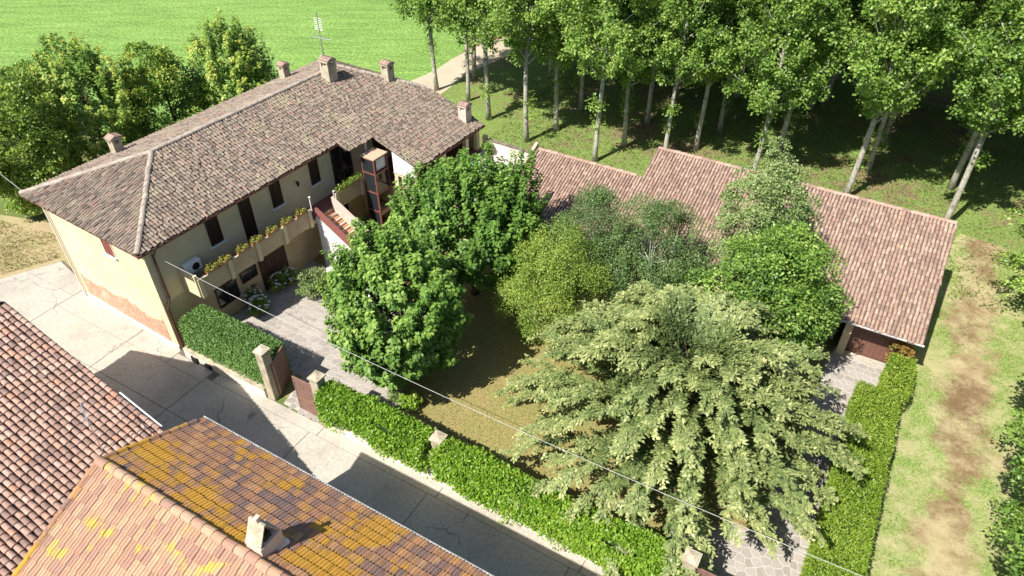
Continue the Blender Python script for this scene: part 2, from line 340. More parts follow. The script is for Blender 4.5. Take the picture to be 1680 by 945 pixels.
def row_streaks(nt, c):
    g = nt.nodes.new('ShaderNodeNewGeometry'); mp = N(nt, 'ShaderNodeMapping'); mp.inputs['Rotation'].default_value = (0, 0, R(-12)); mp.inputs['Scale'].default_value = (0.16, 1.1, 1)
    nt.links.new(g.outputs['Position'], mp.inputs[0])
    f = ramp(nt, noise(nt, 1.0, 5, 0.7, mp.outputs[0]), [(0.35, (0.28, 0.28, 0.28)), (0.65, (0.72, 0.72, 0.72))])
    return mixc(nt, 0.4, c, f, 'OVERLAY')
M['field'] = ground_mat('meadow', [(0.30, (0.14, 0.235, 0.058)), (0.50, (0.175, 0.295, 0.072)), (0.70, (0.225, 0.325, 0.095))], 0.09, 0.9, 0.9, 0.15, 4, 0.5, extra=row_streaks)
M['lawn'] = ground_mat('dry_lawn', [(0.32, (0.30, 0.225, 0.11)), (0.5, (0.25, 0.22, 0.085)), (0.68, (0.20, 0.21, 0.065))], 0.35, 2.5, tuft=12, fine=.45)
M['wood_floor'] = ground_mat('poplar_wood_floor', [(0.36, (0.16, 0.105, 0.07)), (0.44, (0.20, 0.16, 0.085)), (0.50, (0.16, 0.215, 0.06)), (0.7, (0.20, 0.29, 0.08))], 0.13, 0.9, tuft=7, fine=.5)
M['dirt'] = ground_mat('beaten_earth', [(0.3, (0.40, 0.33, 0.24)), (0.7, (0.55, 0.47, 0.36))], 0.5, 3)
M['yard_soil'] = ground_mat('dry_verge', [(0.3, (0.36, 0.27, 0.16)), (0.5, (0.40, 0.32, 0.19)), (0.62, (0.25, 0.27, 0.09)), (0.75, (0.2, 0.27, 0.07))], 0.3, 1.8)
def track_extra(nt, c):
    tc = N(nt, 'ShaderNodeTexCoord'); sp = N(nt, 'ShaderNodeSeparateXYZ'); nt.links.new(tc.outputs['Object'], sp.inputs[0])
    d = math_(nt, 'MULTIPLY', math_(nt, 'ABSOLUTE', math_(nt, 'SUBTRACT', sp.outputs[0], 2.75)), 0.75)
    wob = math_(nt, 'MULTIPLY', math_(nt, 'SUBTRACT', noise(nt, 0.30, 9, 0.75), 0.5), 5.2)
    e = math_(nt, 'ADD', d, wob)
    mk = ramp(nt, e, [(0.35, (1, 1, 1)), (0.95, (0, 0, 0))])
    soil = ramp(nt, noise(nt, 0.22, 5, 0.7), [(0.42, (0.17, 0.095, 0.06)), (0.55, (0.24, 0.15, 0.09)), (0.66, (0.40, 0.33, 0.19))])
    c = mixc(nt, math_(nt, 'MULTIPLY', mk, 0.9), c, soil)
    straw = ramp(nt, noise(nt, 0.55, 10, 0.78), [(0.44, (0, 0, 0)), (0.60, (1, 1, 1))])
    return mixc(nt, math_(nt, 'MULTIPLY', straw, 0.75), c, (0.44, 0.38, 0.22))
M['track'] = ground_mat('grass_track_ground', [(0.32, (0.17, 0.22, 0.06)), (0.55, (0.20, 0.27, 0.075)), (0.7, (0.24, 0.29, 0.10))], 0.3, 2.2, tuft=11, fine=.55, extra=track_extra)
#@@PART2
# ================================================================== ground sheets
def sheet(name, poly, z, mat, parent=None, **props):
    me = mesh_from([(p[0], p[1], z) for p in poly], [tuple(range(len(poly)))], name)
    o = link(name, me, mat, parent, **props)
    if me.polygons[0].normal.z < 0: me.flip_normals()
    return o
ST = dict(kind='structure')
sheet('ground', [(-500, -300), (500, -300), (500, 700), (-500, 700)], 0.0, M['ground'], **ST)
sheet('field', [at(-500, 95), at(-60, 118), at(130, 118), W(-16.5, 8, 0, 33), W(-13.5, 16, 0, 33), W(-9.5, 21.5, 0, 33), at(698, 150), at(742, 118), at(785, 60), at(815, -20), (10, 140), (10, 640), (-480, 640)], 0.004, M['field'], **ST)
sheet('wood_floor', [at(705, 150), W(1, 21.2), W(9.5, 20.8), W(33, 23.5), W(60, 24), W(120, 60), W(60, 240), W(-30, 150), at(800, -40), at(775, 60), at(735, 118)], 0.006, M['wood_floor'], **ST)
def ribbon(name, pts, wd, z, mat, **props):
    P = [np.array(p[:2]) for p in pts]; L = []; Rr = []
    for i, p in enumerate(P):
        t = P[min(i + 1, len(P) - 1)] - P[max(i - 1, 0)]; t /= np.linalg.norm(t); n = np.array([-t[1], t[0]])
        k = wd * (1 + 0.15 * math.sin(i * 2.1)); L.append(p + n * k / 2); Rr.append(p - n * k / 2)
    return sheet(name, L + Rr[::-1], z, mat, **props)
ribbon('dirt_road', [at(660, 168), at(700, 142), at(735, 122), at(765, 104), at(800, 87), at(835, 71), at(880, 53), at(930, 36), at(1000, 20)], 3.4, 0.010, M['dirt'], **ST)
sheet('verge', [at(-150, 352), at(0, 352), at(110, 370), W(-8.4, 4, 0, 33), W(-8.4, 0.6, 0, 33), at(104, 428), at(0, 458), at(-150, 500), at(-260, 480)], 0.008, M['yard_soil'], **ST)
# track beside the barn (own origin so its wheel-worn strip follows it)
def local_sheet(name, org, az, poly, z, mat, **props):
    o = sheet(name, poly, 0.0, mat, **props); o.location = (*org[:2], z); o.rotation_euler = (0, 0, -R(az)); return o
local_sheet('grass_track', W(31.6, 0), 30, [(0, -6), (9, -6), (9, 30), (1.5, 31), (0.2, 24), (0.2, 16)], 0.009, M['track'], **ST)
sheet('lawn', [W(0.2, 0.3), W(31.4, 0.3), W(31.4, 16.3), W(12.0, 16.3), W(9.5, 14.2), W(0.3, 14)], 0.008, M['lawn'], **ST)
# street and its concrete slabs
street = sheet('street', [W(-60, -16), W(80, -16), W(80, -0.14), W(6.0, -0.14), W(0.1, 0.9), W(-8.6, 0.9), W(-12.0, 1.7), at(0, 458), at(-150, 500)], 0.012, M['joint'], **ST)
def slab(u0, u1, v0, v1, cut=None):
    poly = cut or [(u0, v0), (u1, v0), (u1, v1), (u0, v1)]
    P = []; n_ = len(poly)                                   # cut along the edge of the dry verge
    A_, B_ = W(-12.0, 1.66)[:2], at(-150, 502)[:2]; nn_ = np.array([-(B_ - A_)[1], (B_ - A_)[0]]); sg = np.sign((W(0, -3)[:2] - A_) @ nn_)
    Q = [W(*p)[:2] for p in poly]
    for i_ in range(n_):
        p, q = Q[i_], Q[(i_ + 1) % n_]; dp, dq = sg * ((p - A_) @ nn_), sg * ((q - A_) @ nn_)
        if dp >= 0: P.append(p)
        if (dp < 0) != (dq < 0): P.append(p + (q - p) * dp / (dp - dq))
    if len(P) < 3: return None
    mb = MB()
    mb.prism([(p[0], p[1]) for p in P], 0.0125, 0.030)
    return mb.build('slab', M['street'], street)
us = [-40, -33.6, -27, -20.4, -14.2, -8.6, -2.9, 2.6, 9.2, 15.6, 22.1, 28.4, 35, 42, 50]
for i in range(len(us) - 1):
    a, b = us[i] + 0.018, us[i + 1] - 0.018
    slab(a, b, -9.5, -6.22); slab(a, b, -6.19, -3.03)
    if b < -8: slab(a, b, -3.0, -0.02)
    elif b < 2.7: slab(a, b, -3.0, -1.0); slab(a, min(b, 0.05), -0.98, 0.7); slab(0.09, b, -0.98, -0.24) if b > 0.2 else None
    else: slab(a, b, -3.0, -0.72); slab(a + 0.4, b + 0.4 if i < len(us) - 2 else b, -0.70, -0.16)
slab(0, 0, 0, 0, [(-14.2, 0.0), (-8.62, 0.0), (-8.62, 0.85), (-12.0, 1.55), (-14.2, 1.5)])
slab(0, 0, 0, 0, [(-27, 0.0), (-14.23, 0.0), (-14.23, 1.5), (-27, 1.25)])

# flagstone paving
def voronoi(poly, sp, gap):
    P = np.array(poly); x0, y0 = P.min(0); x1, y1 = P.max(0)
    nx, ny = int((x1 - x0) / sp) + 3, int((y1 - y0) / sp) + 3
    G = np.zeros((nx, ny, 2))
    for i in range(nx):
        for j in range(ny):
            G[i, j] = (x0 + (i - 1 + 0.5 * (j % 2)) * sp + rng.uniform(-.38, .38) * sp, y0 + (j - 1) * sp + rng.uniform(-.38, .38) * sp)
    def inside(q):
        c = False; n = len(P)
        for a in range(n):
            (ax, ay), (bx, by) = P[a], P[(a + 1) % n]
            if (ay > q[1]) != (by > q[1]) and q[0] < (bx - ax) * (q[1] - ay) / (by - ay) + ax: c = not c
        return c
    def clip(pg, m, n):
        out = []
        for a in range(len(pg)):
            p, q = pg[a], pg[(a + 1) % len(pg)]; dp, dq = (p - m) @ n, (q - m) @ n
            if dp <= 0: out.append(p)
            if (dp < 0) != (dq < 0): out.append(p + (q - p) * dp / (dp - dq))
        return out
    cells = []
    for i in range(1, nx - 1):
        for j in range(1, ny - 1):
            c = G[i, j]
            if not inside(c): continue
            pg = [c + np.array(d) * sp * 1.4 for d in ((-1, -1), (1, -1), (1, 1), (-1, 1))]
            for a in range(max(0, i - 2), min(nx, i + 3)):
                for b in range(max(0, j - 2), min(ny, j + 3)):
                    if (a, b) == (i, j): continue
                    d = G[a, b] - c; L = np.linalg.norm(d)
                    if L > sp * 2.6: continue
                    pg = clip(pg, c + d * 0.5 - d / L * gap / 2, d / L)
                    if len(pg) < 3: break
                if len(pg) < 3: break
            if len(pg) >= 3: cells.append(pg)
    return cells
pav1 = [(0.5, 2.4), (1.6, 1.9), (6.6, 1.7), (7.0, -0.05), (9.3, -0.05), (9.7, 0.7), (13.2, 0.7), (12.6, 2.2), (11.2, 3.4), (9.4, 5.5), (8.6, 8.8), (5.2, 8.9), (1.4, 8.9), (0.2, 8.9)]
pav2 = [(24.9, 0.35), (29.7, 0.35), (30.9, 12.6), (31.0, 16.2), (28.4, 16.2), (27.6, 4.3), (24.9, 3.0)]
paving = sheet('courtyard_paving', [W(*p) for p in pav1], 0.014, M['flag_mortar'], **ST)
paving2 = sheet('driveway_paving', [W(*p) for p in pav2], 0.014, M['flag_mortar'], **ST)
def stones(cells, parent, nobj):
    order = sorted(range(len(cells)), key=lambda k: np.linalg.norm(W(*np.mean(cells[k], 0)) - np.array([0, 0, CAM_H])))
    order = [k for k in order if in_frame(W(*np.mean(cells[k], 0)), 0)] + [k for k in order if not in_frame(W(*np.mean(cells[k], 0)), 0)]
    V, F, T = [], [], []
    for r, k in enumerate(order):
        pg = [W(*p) for p in cells[k]]; h = 0.022 + rng.uniform(0, 0.008); n = len(pg); t = rng.uniform(0, 1)
        c = np.mean(pg, 0)
        top = [c + (p - c) * 0.95 + np.array([0, 0, h]) for p in pg]; bot = [p + np.array([0, 0, 0.0145]) for p in pg]
        vv = bot + top; ff = [tuple(range(n, 2 * n))] + [(i, (i + 1) % n, n + (i + 1) % n, n + i) for i in range(n)]
        if r < nobj:
            me = mesh_from(vv, ff, 'flagstone', tint=[t] * len(ff)); link('flagstone', me, M['flag'], parent)
        else:
            b = len(V); V += vv; F += [[b + i for i in f] for f in ff]; T += [t] * len(ff)
    if V: link('flagstones', mesh_from(V, F, 'flagstones', tint=T), M['flag'], parent, kind='stuff')
stones(voronoi(pav1, 0.37, 0.035), paving, 160)
stones(voronoi(pav2, 0.37, 0.04), paving2, 140)

# ================================================================== roof tiles
def poly_inside(P, X, Y):
    c = np.zeros(X.shape, bool); n = len(P)
    for a in range(n):
        (ax, ay), (bx, by) = P[a], P[(a + 1) % n]
        if ay == by: continue
        c ^= ((ay > Y) != (by > Y)) & (X < (bx - ax) * (Y - ay) / (by - ay) + ax)
    return c
def coppo(r0=0.075, r1=0.09, L=0.45, lift=0.035, seg=5):
    """one barrel tile along +y (downslope), origin at its upper end, z up from the roof plane"""
    V = []
    for y, r, z in ((0.0, r0, 0.0), (L, r1, lift)):
        for i in range(seg + 1):
            a = math.pi * i / seg; V.append((r * math.cos(a), y, z + r * 0.85 * math.sin(a)))
    F = [(i, i + 1, seg + 2 + i, seg + 1 + i) for i in range(seg)]
    F.append(tuple(range(seg + 1, 2 * seg + 2)))
    return np.array(V), F
def marsigliese(wd=0.225, L=0.43, lift=0.04):
    prof = [(0, 0.0), (0.02, 0.03), (0.05, 0.03), (0.07, 0.006), (0.115, 0.006), (0.135, 0.026), (0.16, 0.026), (0.18, 0.006), (0.222, 0.004)]
    V = [(x - 0.11, 0, z) for x, z in prof] + [(x - 0.11, L, z + lift) for x, z in prof] + [(-0.11, L, -0.005), (0.112, L, -0.005)]
    n = len(prof); F = [(i, i + 1, n + i + 1, n + i) for i in range(n - 1)]
    F.append(tuple([2 * n] + list(range(n, 2 * n)) + [2 * n + 1]))
    return np.array(V, float), F
class TilePlane:
    """a roof plane in a building's local frame: points (x,y) in plan, height by zf; down = plan direction of fall"""
    def __init__(s, poly, zf, down):
        s.poly = poly; s.zf = zf; d = np.array(down, float); d /= np.linalg.norm(d)
        g = (zf(*(d * 1.0)) - zf(0, 0)); s.slope = -g
        s.t = np.array([d[0], d[1], g]); s.hl = np.linalg.norm(s.t); s.t /= s.hl
        s.s = np.array([d[1], -d[0], 0.0]); s.n = np.cross(s.s, s.t)
        if s.n[2] < 0: s.s = -s.s; s.n = np.cross(s.s, s.t)
        s.d = d
    def grid(s, ps, pt):
        P = np.array(s.poly); a = P @ s.s[:2]; b = P @ s.d * s.hl
        A = np.arange(a.min() + ps / 2, a.max(), ps); B = np.arange(b.max() - pt, b.min() - pt, -pt)
        AA, BB = np.meshgrid(A, B, indexing='ij')
        bm = BB + pt * 0.5
        X = AA * s.s[0] + bm / s.hl * s.d[0]; Y = AA * s.s[1] + bm / s.hl * s.d[1]
        k = poly_inside(s.poly, X, Y)
        return AA[k], BB[k]
    def org(s, a, b):
        x = a * s.s[0] + b / s.hl * s.d[0]; y = a * s.s[1] + b / s.hl * s.d[1]
        return np.array([x, y, s.zf(x, y)])
def lay_tiles(planes, shape, ps, pt, mat, parent, nobj=0, org=None, az=0, jit=1.0, name='roof_tiles', tintf=None, stag=0.0, lowcut=0.0):
    V0, F0 = shape; V, F, T = [], [], []
    items = []
    for pl in planes:
        a, b = pl.grid(ps, pt)
        for x, y in zip(a, b): items.append((pl, x, y))
    if nobj:
        U_, V_ = axes(az)
        def wpos(it):
            p = it[0].org(it[1], it[2]); q = np.array(org[:2]) + U_ * p[0] + V_ * p[1]; return np.array([q[0], q[1], p[2]])
        ds = []
        for k, it in enumerate(items):
            p = wpos(it); ds.append(np.linalg.norm(p - np.array([0, 0, CAM_H])) if in_frame(p, -12) else 1e6)
        single = set(np.argsort(ds)[:nobj].tolist())
        variants = []
        for k in range(14):
            me = mesh_from(V0, F0, 'tile', tint=[(k + 0.5) / 14] * len(F0)); me.materials.append(mat); variants.append(me)
    else: single = set()
    from mathutils import Matrix
    for k, (pl, a, b) in enumerate(items):
        p = pl.org(a + rng.normal(0, 0.008) * jit, b + rng.normal(0, 0.018) * jit)
        ang = rng.normal(0, 0.03) * jit
        s = pl.s * math.cos(ang) + pl.t * math.sin(ang); t = pl.t * math.cos(ang) - pl.s * math.sin(ang)
        n = pl.n; p = p + n * (0.004 + abs(rng.normal(0, 0.006)) * jit)
        tv = rng.uniform(0, 1)
        if k in single:
            o = link('tile', variants[int(tv * 13.99)], None, parent)
            o.matrix_local = Matrix(((s[0], t[0], n[0], p[0]), (s[1], t[1], n[1], p[1]), (s[2], t[2], n[2], p[2]), (0, 0, 0, 1)))
        else:
            vv = p + V0[:, :1] * s + V0[:, 1:2] * t + V0[:, 2:] * n
            bb = len(V); V.extend(vv.tolist()); F.extend([[bb + i for i in f] for f in F0]); T.extend([tv] * len(F0))
    if V: link(name, mesh_from(V, F, name, tint=T), mat, parent, kind='stuff')
def ridge_caps(pts, parent, mat, r=0.13, L=0.42, name='ridge_tile'):
    """half-round caps from point to point"""
    from mathutils import Matrix
    V0, F0 = coppo(r * 0.9, r, L * 1.12, 0.02, 6)
    var = [mesh_from(V0, F0, name, tint=[(k + .5) / 6] * len(F0)) for k in range(6)]
    for me in var: me.materials.append(mat)
    for A, B in pts:
        A = np.array(A, float); B = np.array(B, float); d = B - A; Ln = np.linalg.norm(d); t = d / Ln
        s = np.cross(t, [0, 0, 1]); s /= np.linalg.norm(s); n = np.cross(s, t)
        for k in range(int(Ln / L)):
            p = A + t * (k * L) + s * rng.normal(0, 0.008) + n * (-0.01 + rng.normal(0, 0.004))
            o = link(name, var[rng.integers(6)], None, parent)
            o.matrix_local = Matrix(((s[0], t[0], n[0], p[0]), (s[1], t[1], n[1], p[1]), (s[2], t[2], n[2], p[2]), (0, 0, 0, 1)))
def chimney(parent, x, y, z, w_=0.42, d_=0.42, h=1.2, mat='stone', tiles=True, name='chimney'):
    mb = MB(); mb.box(x - w_ / 2, x + w_ / 2, y - d_ / 2, y + d_ / 2, z - 0.3, z + h * 0.62)
    for sx in (-1, 1):
        for sy in (-1, 1): mb.box(x + sx * (w_ / 2 - 0.07) - 0.07, x + sx * (w_ / 2 - 0.07) + 0.07, y + sy * (d_ / 2 - 0.07) - 0.07, y + sy * (d_ / 2 - 0.07) + 0.07, z + h * 0.62, z + h * 0.84)
    mb.box(x - w_ / 2 + 0.1, x + w_ / 2 - 0.1, y - d_ / 2 + 0.1, y + d_ / 2 - 0.1, z + h * 0.62, z + h * 0.72)
    mb.box(x - w_ / 2 - 0.05, x + w_ / 2 + 0.05, y - d_ / 2 - 0.05, y + d_ / 2 + 0.05, z + h * 0.84, z + h * 0.9)
    ch = mb.build(name, M[mat], parent)
    V, F, T = [], [], []
    V0, F0 = coppo(0.07, 0.08, 0.36, 0.01)
    for side in (-1, 1):
        for k in range(-2, 3):
            o = np.array([x + k * w_ / 4.4, y, z + h * 0.9 + 0.16]); t = np.array([0, side * 0.88, -0.42]); t /= np.linalg.norm(t)
            s = np.array([side * 1.0, 0, 0]); n = np.cross(s, t); 
            if n[2] < 0: s = -s; n = np.cross(s, t)
            vv = o + V0[:, :1] * s + V0[:, 1:2] * t + V0[:, 2:] * n; b = len(V)
            V.extend(vv.tolist()); F.extend([[b + i for i in f] for f in F0]); T.extend([rng.uniform()] * len(F0))
    link('chimney_cap', mesh_from(V, F, 'cap', tint=T), M['tile_barn'], ch)
    MB().prism([(x - w_ / 2 - 0.03, y - d_ / 2 + .02), (x + w_ / 2 + 0.03, y - d_ / 2 + .02), (x + w_ / 2 + 0.03, y + d_ / 2 - .02), (x - w_ / 2 - 0.03, y + d_ / 2 - .02)], z + h * 0.9, z + h * 0.9 + 0.1).build('cap_bed', M['mortar_cap'], ch)
    return ch

# ================================================================== farmhouse
HA = 33.0
house = thing('farmhouse', 'long two-storey cream farmhouse with hipped grey-brown tiled roof and balcony', 'house', (*O, 0), -R(HA))
ES, EZ = 0.34, 8.0
zF = lambda x, y: EZ - ES * (x + 4.15)
zB = lambda x, y: EZ + ES * (x + 4.15)
zL = lambda x, y: EZ - (EZ - 6.42) / 4.6 * (4.2 - y)
zR = lambda x, y: EZ - (EZ - 6.42) / 3.3 * (y - 17.2)
wall = MB().box(-8.2, 0, 0, 20.1, 0, 6.22).build('wall', M['plaster'], house)
MB().box(-7.6, -0.55, -0.016, 0.02, 0.32, 2.1).build('brick_patch', M['brick'], wall)
MB().box(-8.22, 0.02, -0.05, -0.002, 0, 0.30).build('plinth', M['wall_white'], wall)
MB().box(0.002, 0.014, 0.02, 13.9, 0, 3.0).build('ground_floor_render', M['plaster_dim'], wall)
roof = MB()
FP = [(0.5, -0.4), (0.5, 12), (1.15, 12), (1.15, 14), (4.4, 14), (4.4, 20.5), (0.5, 20.5), (-4.15, 17.2), (-4.15, 4.2)]
LP = [(-8.8, -0.4), (0.5, -0.4), (-4.15, 4.2)]
BP = [(-8.8, -0.4), (-4.15, 4.2), (-4.15, 17.2), (-8.8, 20.5)]
RP = [(0.5, 20.5), (-8.8, 20.5), (-4.15, 17.2)]
for P, zf in ((FP, zF), (LP, zL), (BP, zB), (RP, zR)):
    roof.sheet3([(x, y, zf(x, y)) for x, y in P], 0.10)
roof = roof.build('roof', M['under_tile'], house)
lay_tiles([TilePlane(FP, zF, (1, 0)), TilePlane(LP, zL, (0, -1)), TilePlane(BP, zB, (-1, 0)), TilePlane(RP, zR, (0, 1))], coppo(0.066, 0.08, 0.38, 0.03, 4), 0.178, 0.275, M['tile_house'], roof, jit=1.6)
h = 0.05
ridge_caps([((-4.15, 4.2, 8 + h), (-4.15, 17.2, 8 + h)), ((-4.15, 4.2, 8 + h), (0.5, -0.4, 6.42 + h)), ((-4.15, 4.2, 8 + h), (-8.8, -0.4, 6.42 + h)), ((-4.15, 17.2, 8 + h), (0.5, 20.5, 6.42 + h)), ((-4.15, 17.2, 8 + h), (-8.8, 20.5, 6.42 + h))], roof, M['mortar_cap'], 0.14)
for x, y, zf, s in ((-8.05, 4.5, zB, 1.0), (-7.9, 16.2, zB, 1.0), (-3.5, 15.9, zF, 1.35), (-1.6, 18.9, zF, 1.15), (3.55, 19.8, zF, 1.15)):
    chimney(roof, x, y, zf(x, y), 0.5 * s, 0.5 * s, 1.0 * s, 'pink' if x > 3 else 'stone')
# gutters and downpipes
MB().tube([(0.60, -0.5, 6.33), (0.60, 12.0, 6.33)], 0.065, 8).build('gutter', M['copper'], roof)
MB().tube([(4.50, 14.0, 4.98), (4.50, 20.5, 4.98)], 0.065, 8).build('gutter', M['copper'], roof)
MB().tube([(-8.9, -0.46, 6.34), (0.55, -0.46, 6.34)], 0.055, 8).build('gutter', M['copper'], roof)
MB().tube([(0.60, 0.35, 6.3), (0.35, 0.38, 5.95), (0.08, 0.40, 5.75), (0.08, 0.40, 3.2), (0.08, 0.15, 2.7), (0.10, 0.12, 0.05)], 0.05, 8).build('downpipe', M['copper'], house)
MB().tube([(-8.0, -0.42, 6.3), (-7.95, -0.09, 5.9), (-7.95, -0.09, 0.05)], 0.05, 8).build('downpipe', M['wall_white'], house)
# windows: frame > shutters with slats, sill.  plane 'u': wall faces +x ; 'v': wall faces -y
def window(a0, a1, z0, z1, off, plane='u', shut='shutter', sill=True, name='window', leaves=2):
    def bx(mb, p0, p1, d0, d1, q0, q1):
        if plane == 'u': mb.box(off + d0, off + d1, p0, p1, q0, q1)
        else: mb.box(p0, p1, off - d1, off - d0, q0, q1)
        return mb
    fr = MB()
    for p0, p1, q0, q1 in ((a0 - .07, a0, z0, z1 + .07), (a1, a1 + .07, z0, z1 + .07), (a0, a1, z1, z1 + .07)): bx(fr, p0, p1, 0.0, 0.035, q0, q1)
    fr = fr.build(name, M['plaster'], house)
    wl = (a1 - a0) / leaves
    for k in range(leaves):
        s = MB(); b0, b1 = a0 + k * wl + 0.008, a0 + (k + 1) * wl - 0.008
        for p0, p1, q0, q1 in ((b0, b0 + .06, z0 + .01, z1 - .01), (b1 - .06, b1, z0 + .01, z1 - .01), (b0 + .06, b1 - .06, z0 + .01, z0 + .09), (b0 + .06, b1 - .06, z1 - .09, z1 - .01), (b0 + .06, b1 - .06, (z0 + z1) / 2 - .04, (z0 + z1) / 2 + .04)):
            bx(s, p0, p1, 0.02, 0.06, q0, q1)
        n = int((z1 - z0 - 0.2) / 0.07)
        for j in range(n):
            q = z0 + 0.1 + j * 0.07
            if abs(q + .02 - (z0 + z1) / 2) > 0.07: bx(s, b0 + .06, b1 - .06, 0.025, 0.045, q, q + 0.045)
        bx(s, b0 + .01, b1 - .01, 0.004, 0.016, z0 + .02, z1 - .02)
        s.build('shutter', M[shut], fr)
    if sill: bx(MB(), a0 - .12, a1 + .12, 0.0, 0.14, z0 - .07, z0 - .002).build('sill', M['white_plaster'], fr)
    return fr
window(3.3, 4.05, 4.42, 5.95, 0); window(7.32, 8.05, 4.48, 5.95, 0); window(10.1, 10.8, 4.48, 5.98, 0)
window(5.3, 6.05, 3.36, 5.95, 0, name='balcony_door', sill=False)
window(-3.35, -2.65, 4.75, 6.0, 0, 'v', 'shutter_red')
# glazed french door in the loggia
fd = MB()
for y in (11.8, 12.52, 13.24): fd.box(0.0, 0.06, y, y + 0.08, 3.36, 6.0)
fd.box(0.0, 0.055, 11.88, 13.24, 5.92, 5.98); fd.box(0.0, 0.055, 11.88, 13.24, 4.2, 4.27)
fd = fd.build('french_door', M['wood_dark'], house)
for y0 in (11.88, 12.60): MB().box(0.012, 0.02, y0, y0 + 0.64, 3.38, 5.92).build('pane', M['glass'], fd)
# ground floor openings
def door_panel(y0, y1, z1, n, mat, name):
    d = MB(); d.box(0.0, 0.05, y0 - .08, y0, 0, z1 + .08); d.box(0.0, 0.05, y1, y1 + .08, 0, z1 + .08); d.box(0.0, 0.05, y0, y1, z1, z1 + .08)
    d = d.build(name, M['wood_dark'], house)
    for k in range(n):
        a = y0 + (y1 - y0) * k / n
        MB().box(0.016, 0.035, a + .008, a + (y1 - y0) / n - .008, 0.01, z1 - .01).build('plank', M['wood_dark'], d)
door_panel(5.62, 7.3, 2.45, 7, 'wood_dark', 'garage_door')
for (y0, y1, z0, z1) in ((2.75, 3.95, 0.9, 2.0), (4.35, 5.3, 1.45, 2.0), (10.9, 12.4, 0.05, 2.3)):
    f = MB(); f.box(.015, .06, y0 - .06, y0, z0 - .06, z1 + .06); f.box(.015, .06, y1, y1 + .06, z0 - .06, z1 + .06); f.box(.015, .055, y0, y1, z1, z1 + .06); f.box(.015, .1, y0, y1, z0 - .06, z0)
    f.box(.015, .05, (y0 + y1) / 2 - .025, (y0 + y1) / 2 + .025, z0, z1)
    f = f.build('window', M['wood_dark'], house)
    for a, b in ((y0, (y0 + y1) / 2 - .025), ((y0 + y1) / 2 + .025, y1)): MB().box(.016, .03, a, b, z0, z1).build('pane', M['glass'], f)
MB().box(0.015, 0.03, 4.3, 5.2, 0.35, 0.95).build('brick_patch', M['brick'], wall)
# wall lantern and junction boxes
lm = MB(); lm.tube([(0.0, 9.1, 5.25), (0.16, 9.1, 5.3)], 0.015, 6); lm.tube([(0.16, 9.1, 5.3), (0.16, 9.1, 5.24), (0.16, 9.1, 5.02), (0.16, 9.1, 4.98)], [0.02, 0.09, 0.06, 0.02], 6)
lm.build('lantern', M['black_plastic'], house)
# balcony
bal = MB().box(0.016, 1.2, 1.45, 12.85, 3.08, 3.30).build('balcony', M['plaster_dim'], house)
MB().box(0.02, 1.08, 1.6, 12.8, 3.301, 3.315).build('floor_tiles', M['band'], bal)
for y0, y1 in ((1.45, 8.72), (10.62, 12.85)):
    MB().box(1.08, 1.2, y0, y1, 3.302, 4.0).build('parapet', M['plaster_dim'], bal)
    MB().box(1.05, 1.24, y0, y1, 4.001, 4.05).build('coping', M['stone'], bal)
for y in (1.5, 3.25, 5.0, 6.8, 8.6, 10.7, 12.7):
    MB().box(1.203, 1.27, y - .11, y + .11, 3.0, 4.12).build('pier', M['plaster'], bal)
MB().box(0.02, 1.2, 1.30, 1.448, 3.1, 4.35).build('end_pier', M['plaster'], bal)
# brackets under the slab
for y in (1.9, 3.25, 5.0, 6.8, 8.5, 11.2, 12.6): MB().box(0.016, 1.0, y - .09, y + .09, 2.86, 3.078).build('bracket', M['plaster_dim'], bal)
# stairs, going out from the balcony
stair = MB()
for k in range(19):
    u0 = 1.205 + k * 0.30; z = 3.28 - (k + 1) * 0.17
    if z < 0.02: break
    stair.box(u0, u0 + 0.30, 9.12, 10.28, 0, z)
stair = stair.build('staircase', M['pink'], house)
for k in range(18):
    u0 = 1.205 + k * 0.30; z = 3.28 - (k + 1) * 0.17
    if z < 0.02: break
    MB().box(u0 - 0.02, u0 + 0.17, 9.125, 10.275, z + 0.001, z + 0.04).build('tread', M['terracotta'], stair)
for y0, y1, m_ in ((9.0, 9.118, 'white_plaster'), (10.285, 10.40, 'pink')):
    u0, u1, za, zb = 1.21, 6.2, 4.0, 1.15
    prof = [(u0, 0), (u1, 0), (u1, zb), (u0, za)]
    mb = MB(); mb.add([(u, y0, z) for u, z in prof] + [(u, y1, z) for u, z in prof], [(0, 1, 2, 3), (7, 6, 5, 4), (0, 4, 5, 1), (1, 5, 6, 2), (2, 6, 7, 3), (3, 7, 4, 0)])
    sw = mb.build('stair_wall', M[m_], stair)
    cp = [(u0, za + .002), (u1, zb + .002), (u1, zb + .05), (u0, za + .05)]
    mb = MB(); mb.add([(u, y0 - .02, z) for u, z in cp] + [(u, y1 + .02, z) for u, z in cp], [(0, 1, 2, 3), (7, 6, 5, 4), (0, 4, 5, 1), (1, 5, 6, 2), (2, 6, 7, 3), (3, 7, 4, 0)])
    mb.build('coping', M['band'] if y0 < 9.5 else M['pink'], sw)
    if y0 < 9.5:
        bd = [(u0, za - .42), (u1, zb - .42), (u1, zb - .002), (u0, za - .002)]
        mb = MB(); mb.add([(u, y0 - .012, z) for u, z in bd] + [(u, y0 - .002, z) for u, z in bd], [(0, 1, 2, 3), (7, 6, 5, 4), (0, 4, 5, 1), (1, 5, 6, 2), (2, 6, 7, 3), (3, 7, 4, 0)])
        mb.build('painted_band', M['band'], sw)
MB().box(1.9, 5.4, 8.1, 8.95, 0, 0.62).build('low_plinth', M['white_plaster'], stair)
MB().tube([(1.16, 8.85, 3.9), (1.16, 8.85, 4.75), (1.16, 8.85, 4.78)], [0.035, 0.03, 0.07], 8).build('newel_post', M['white'], bal)
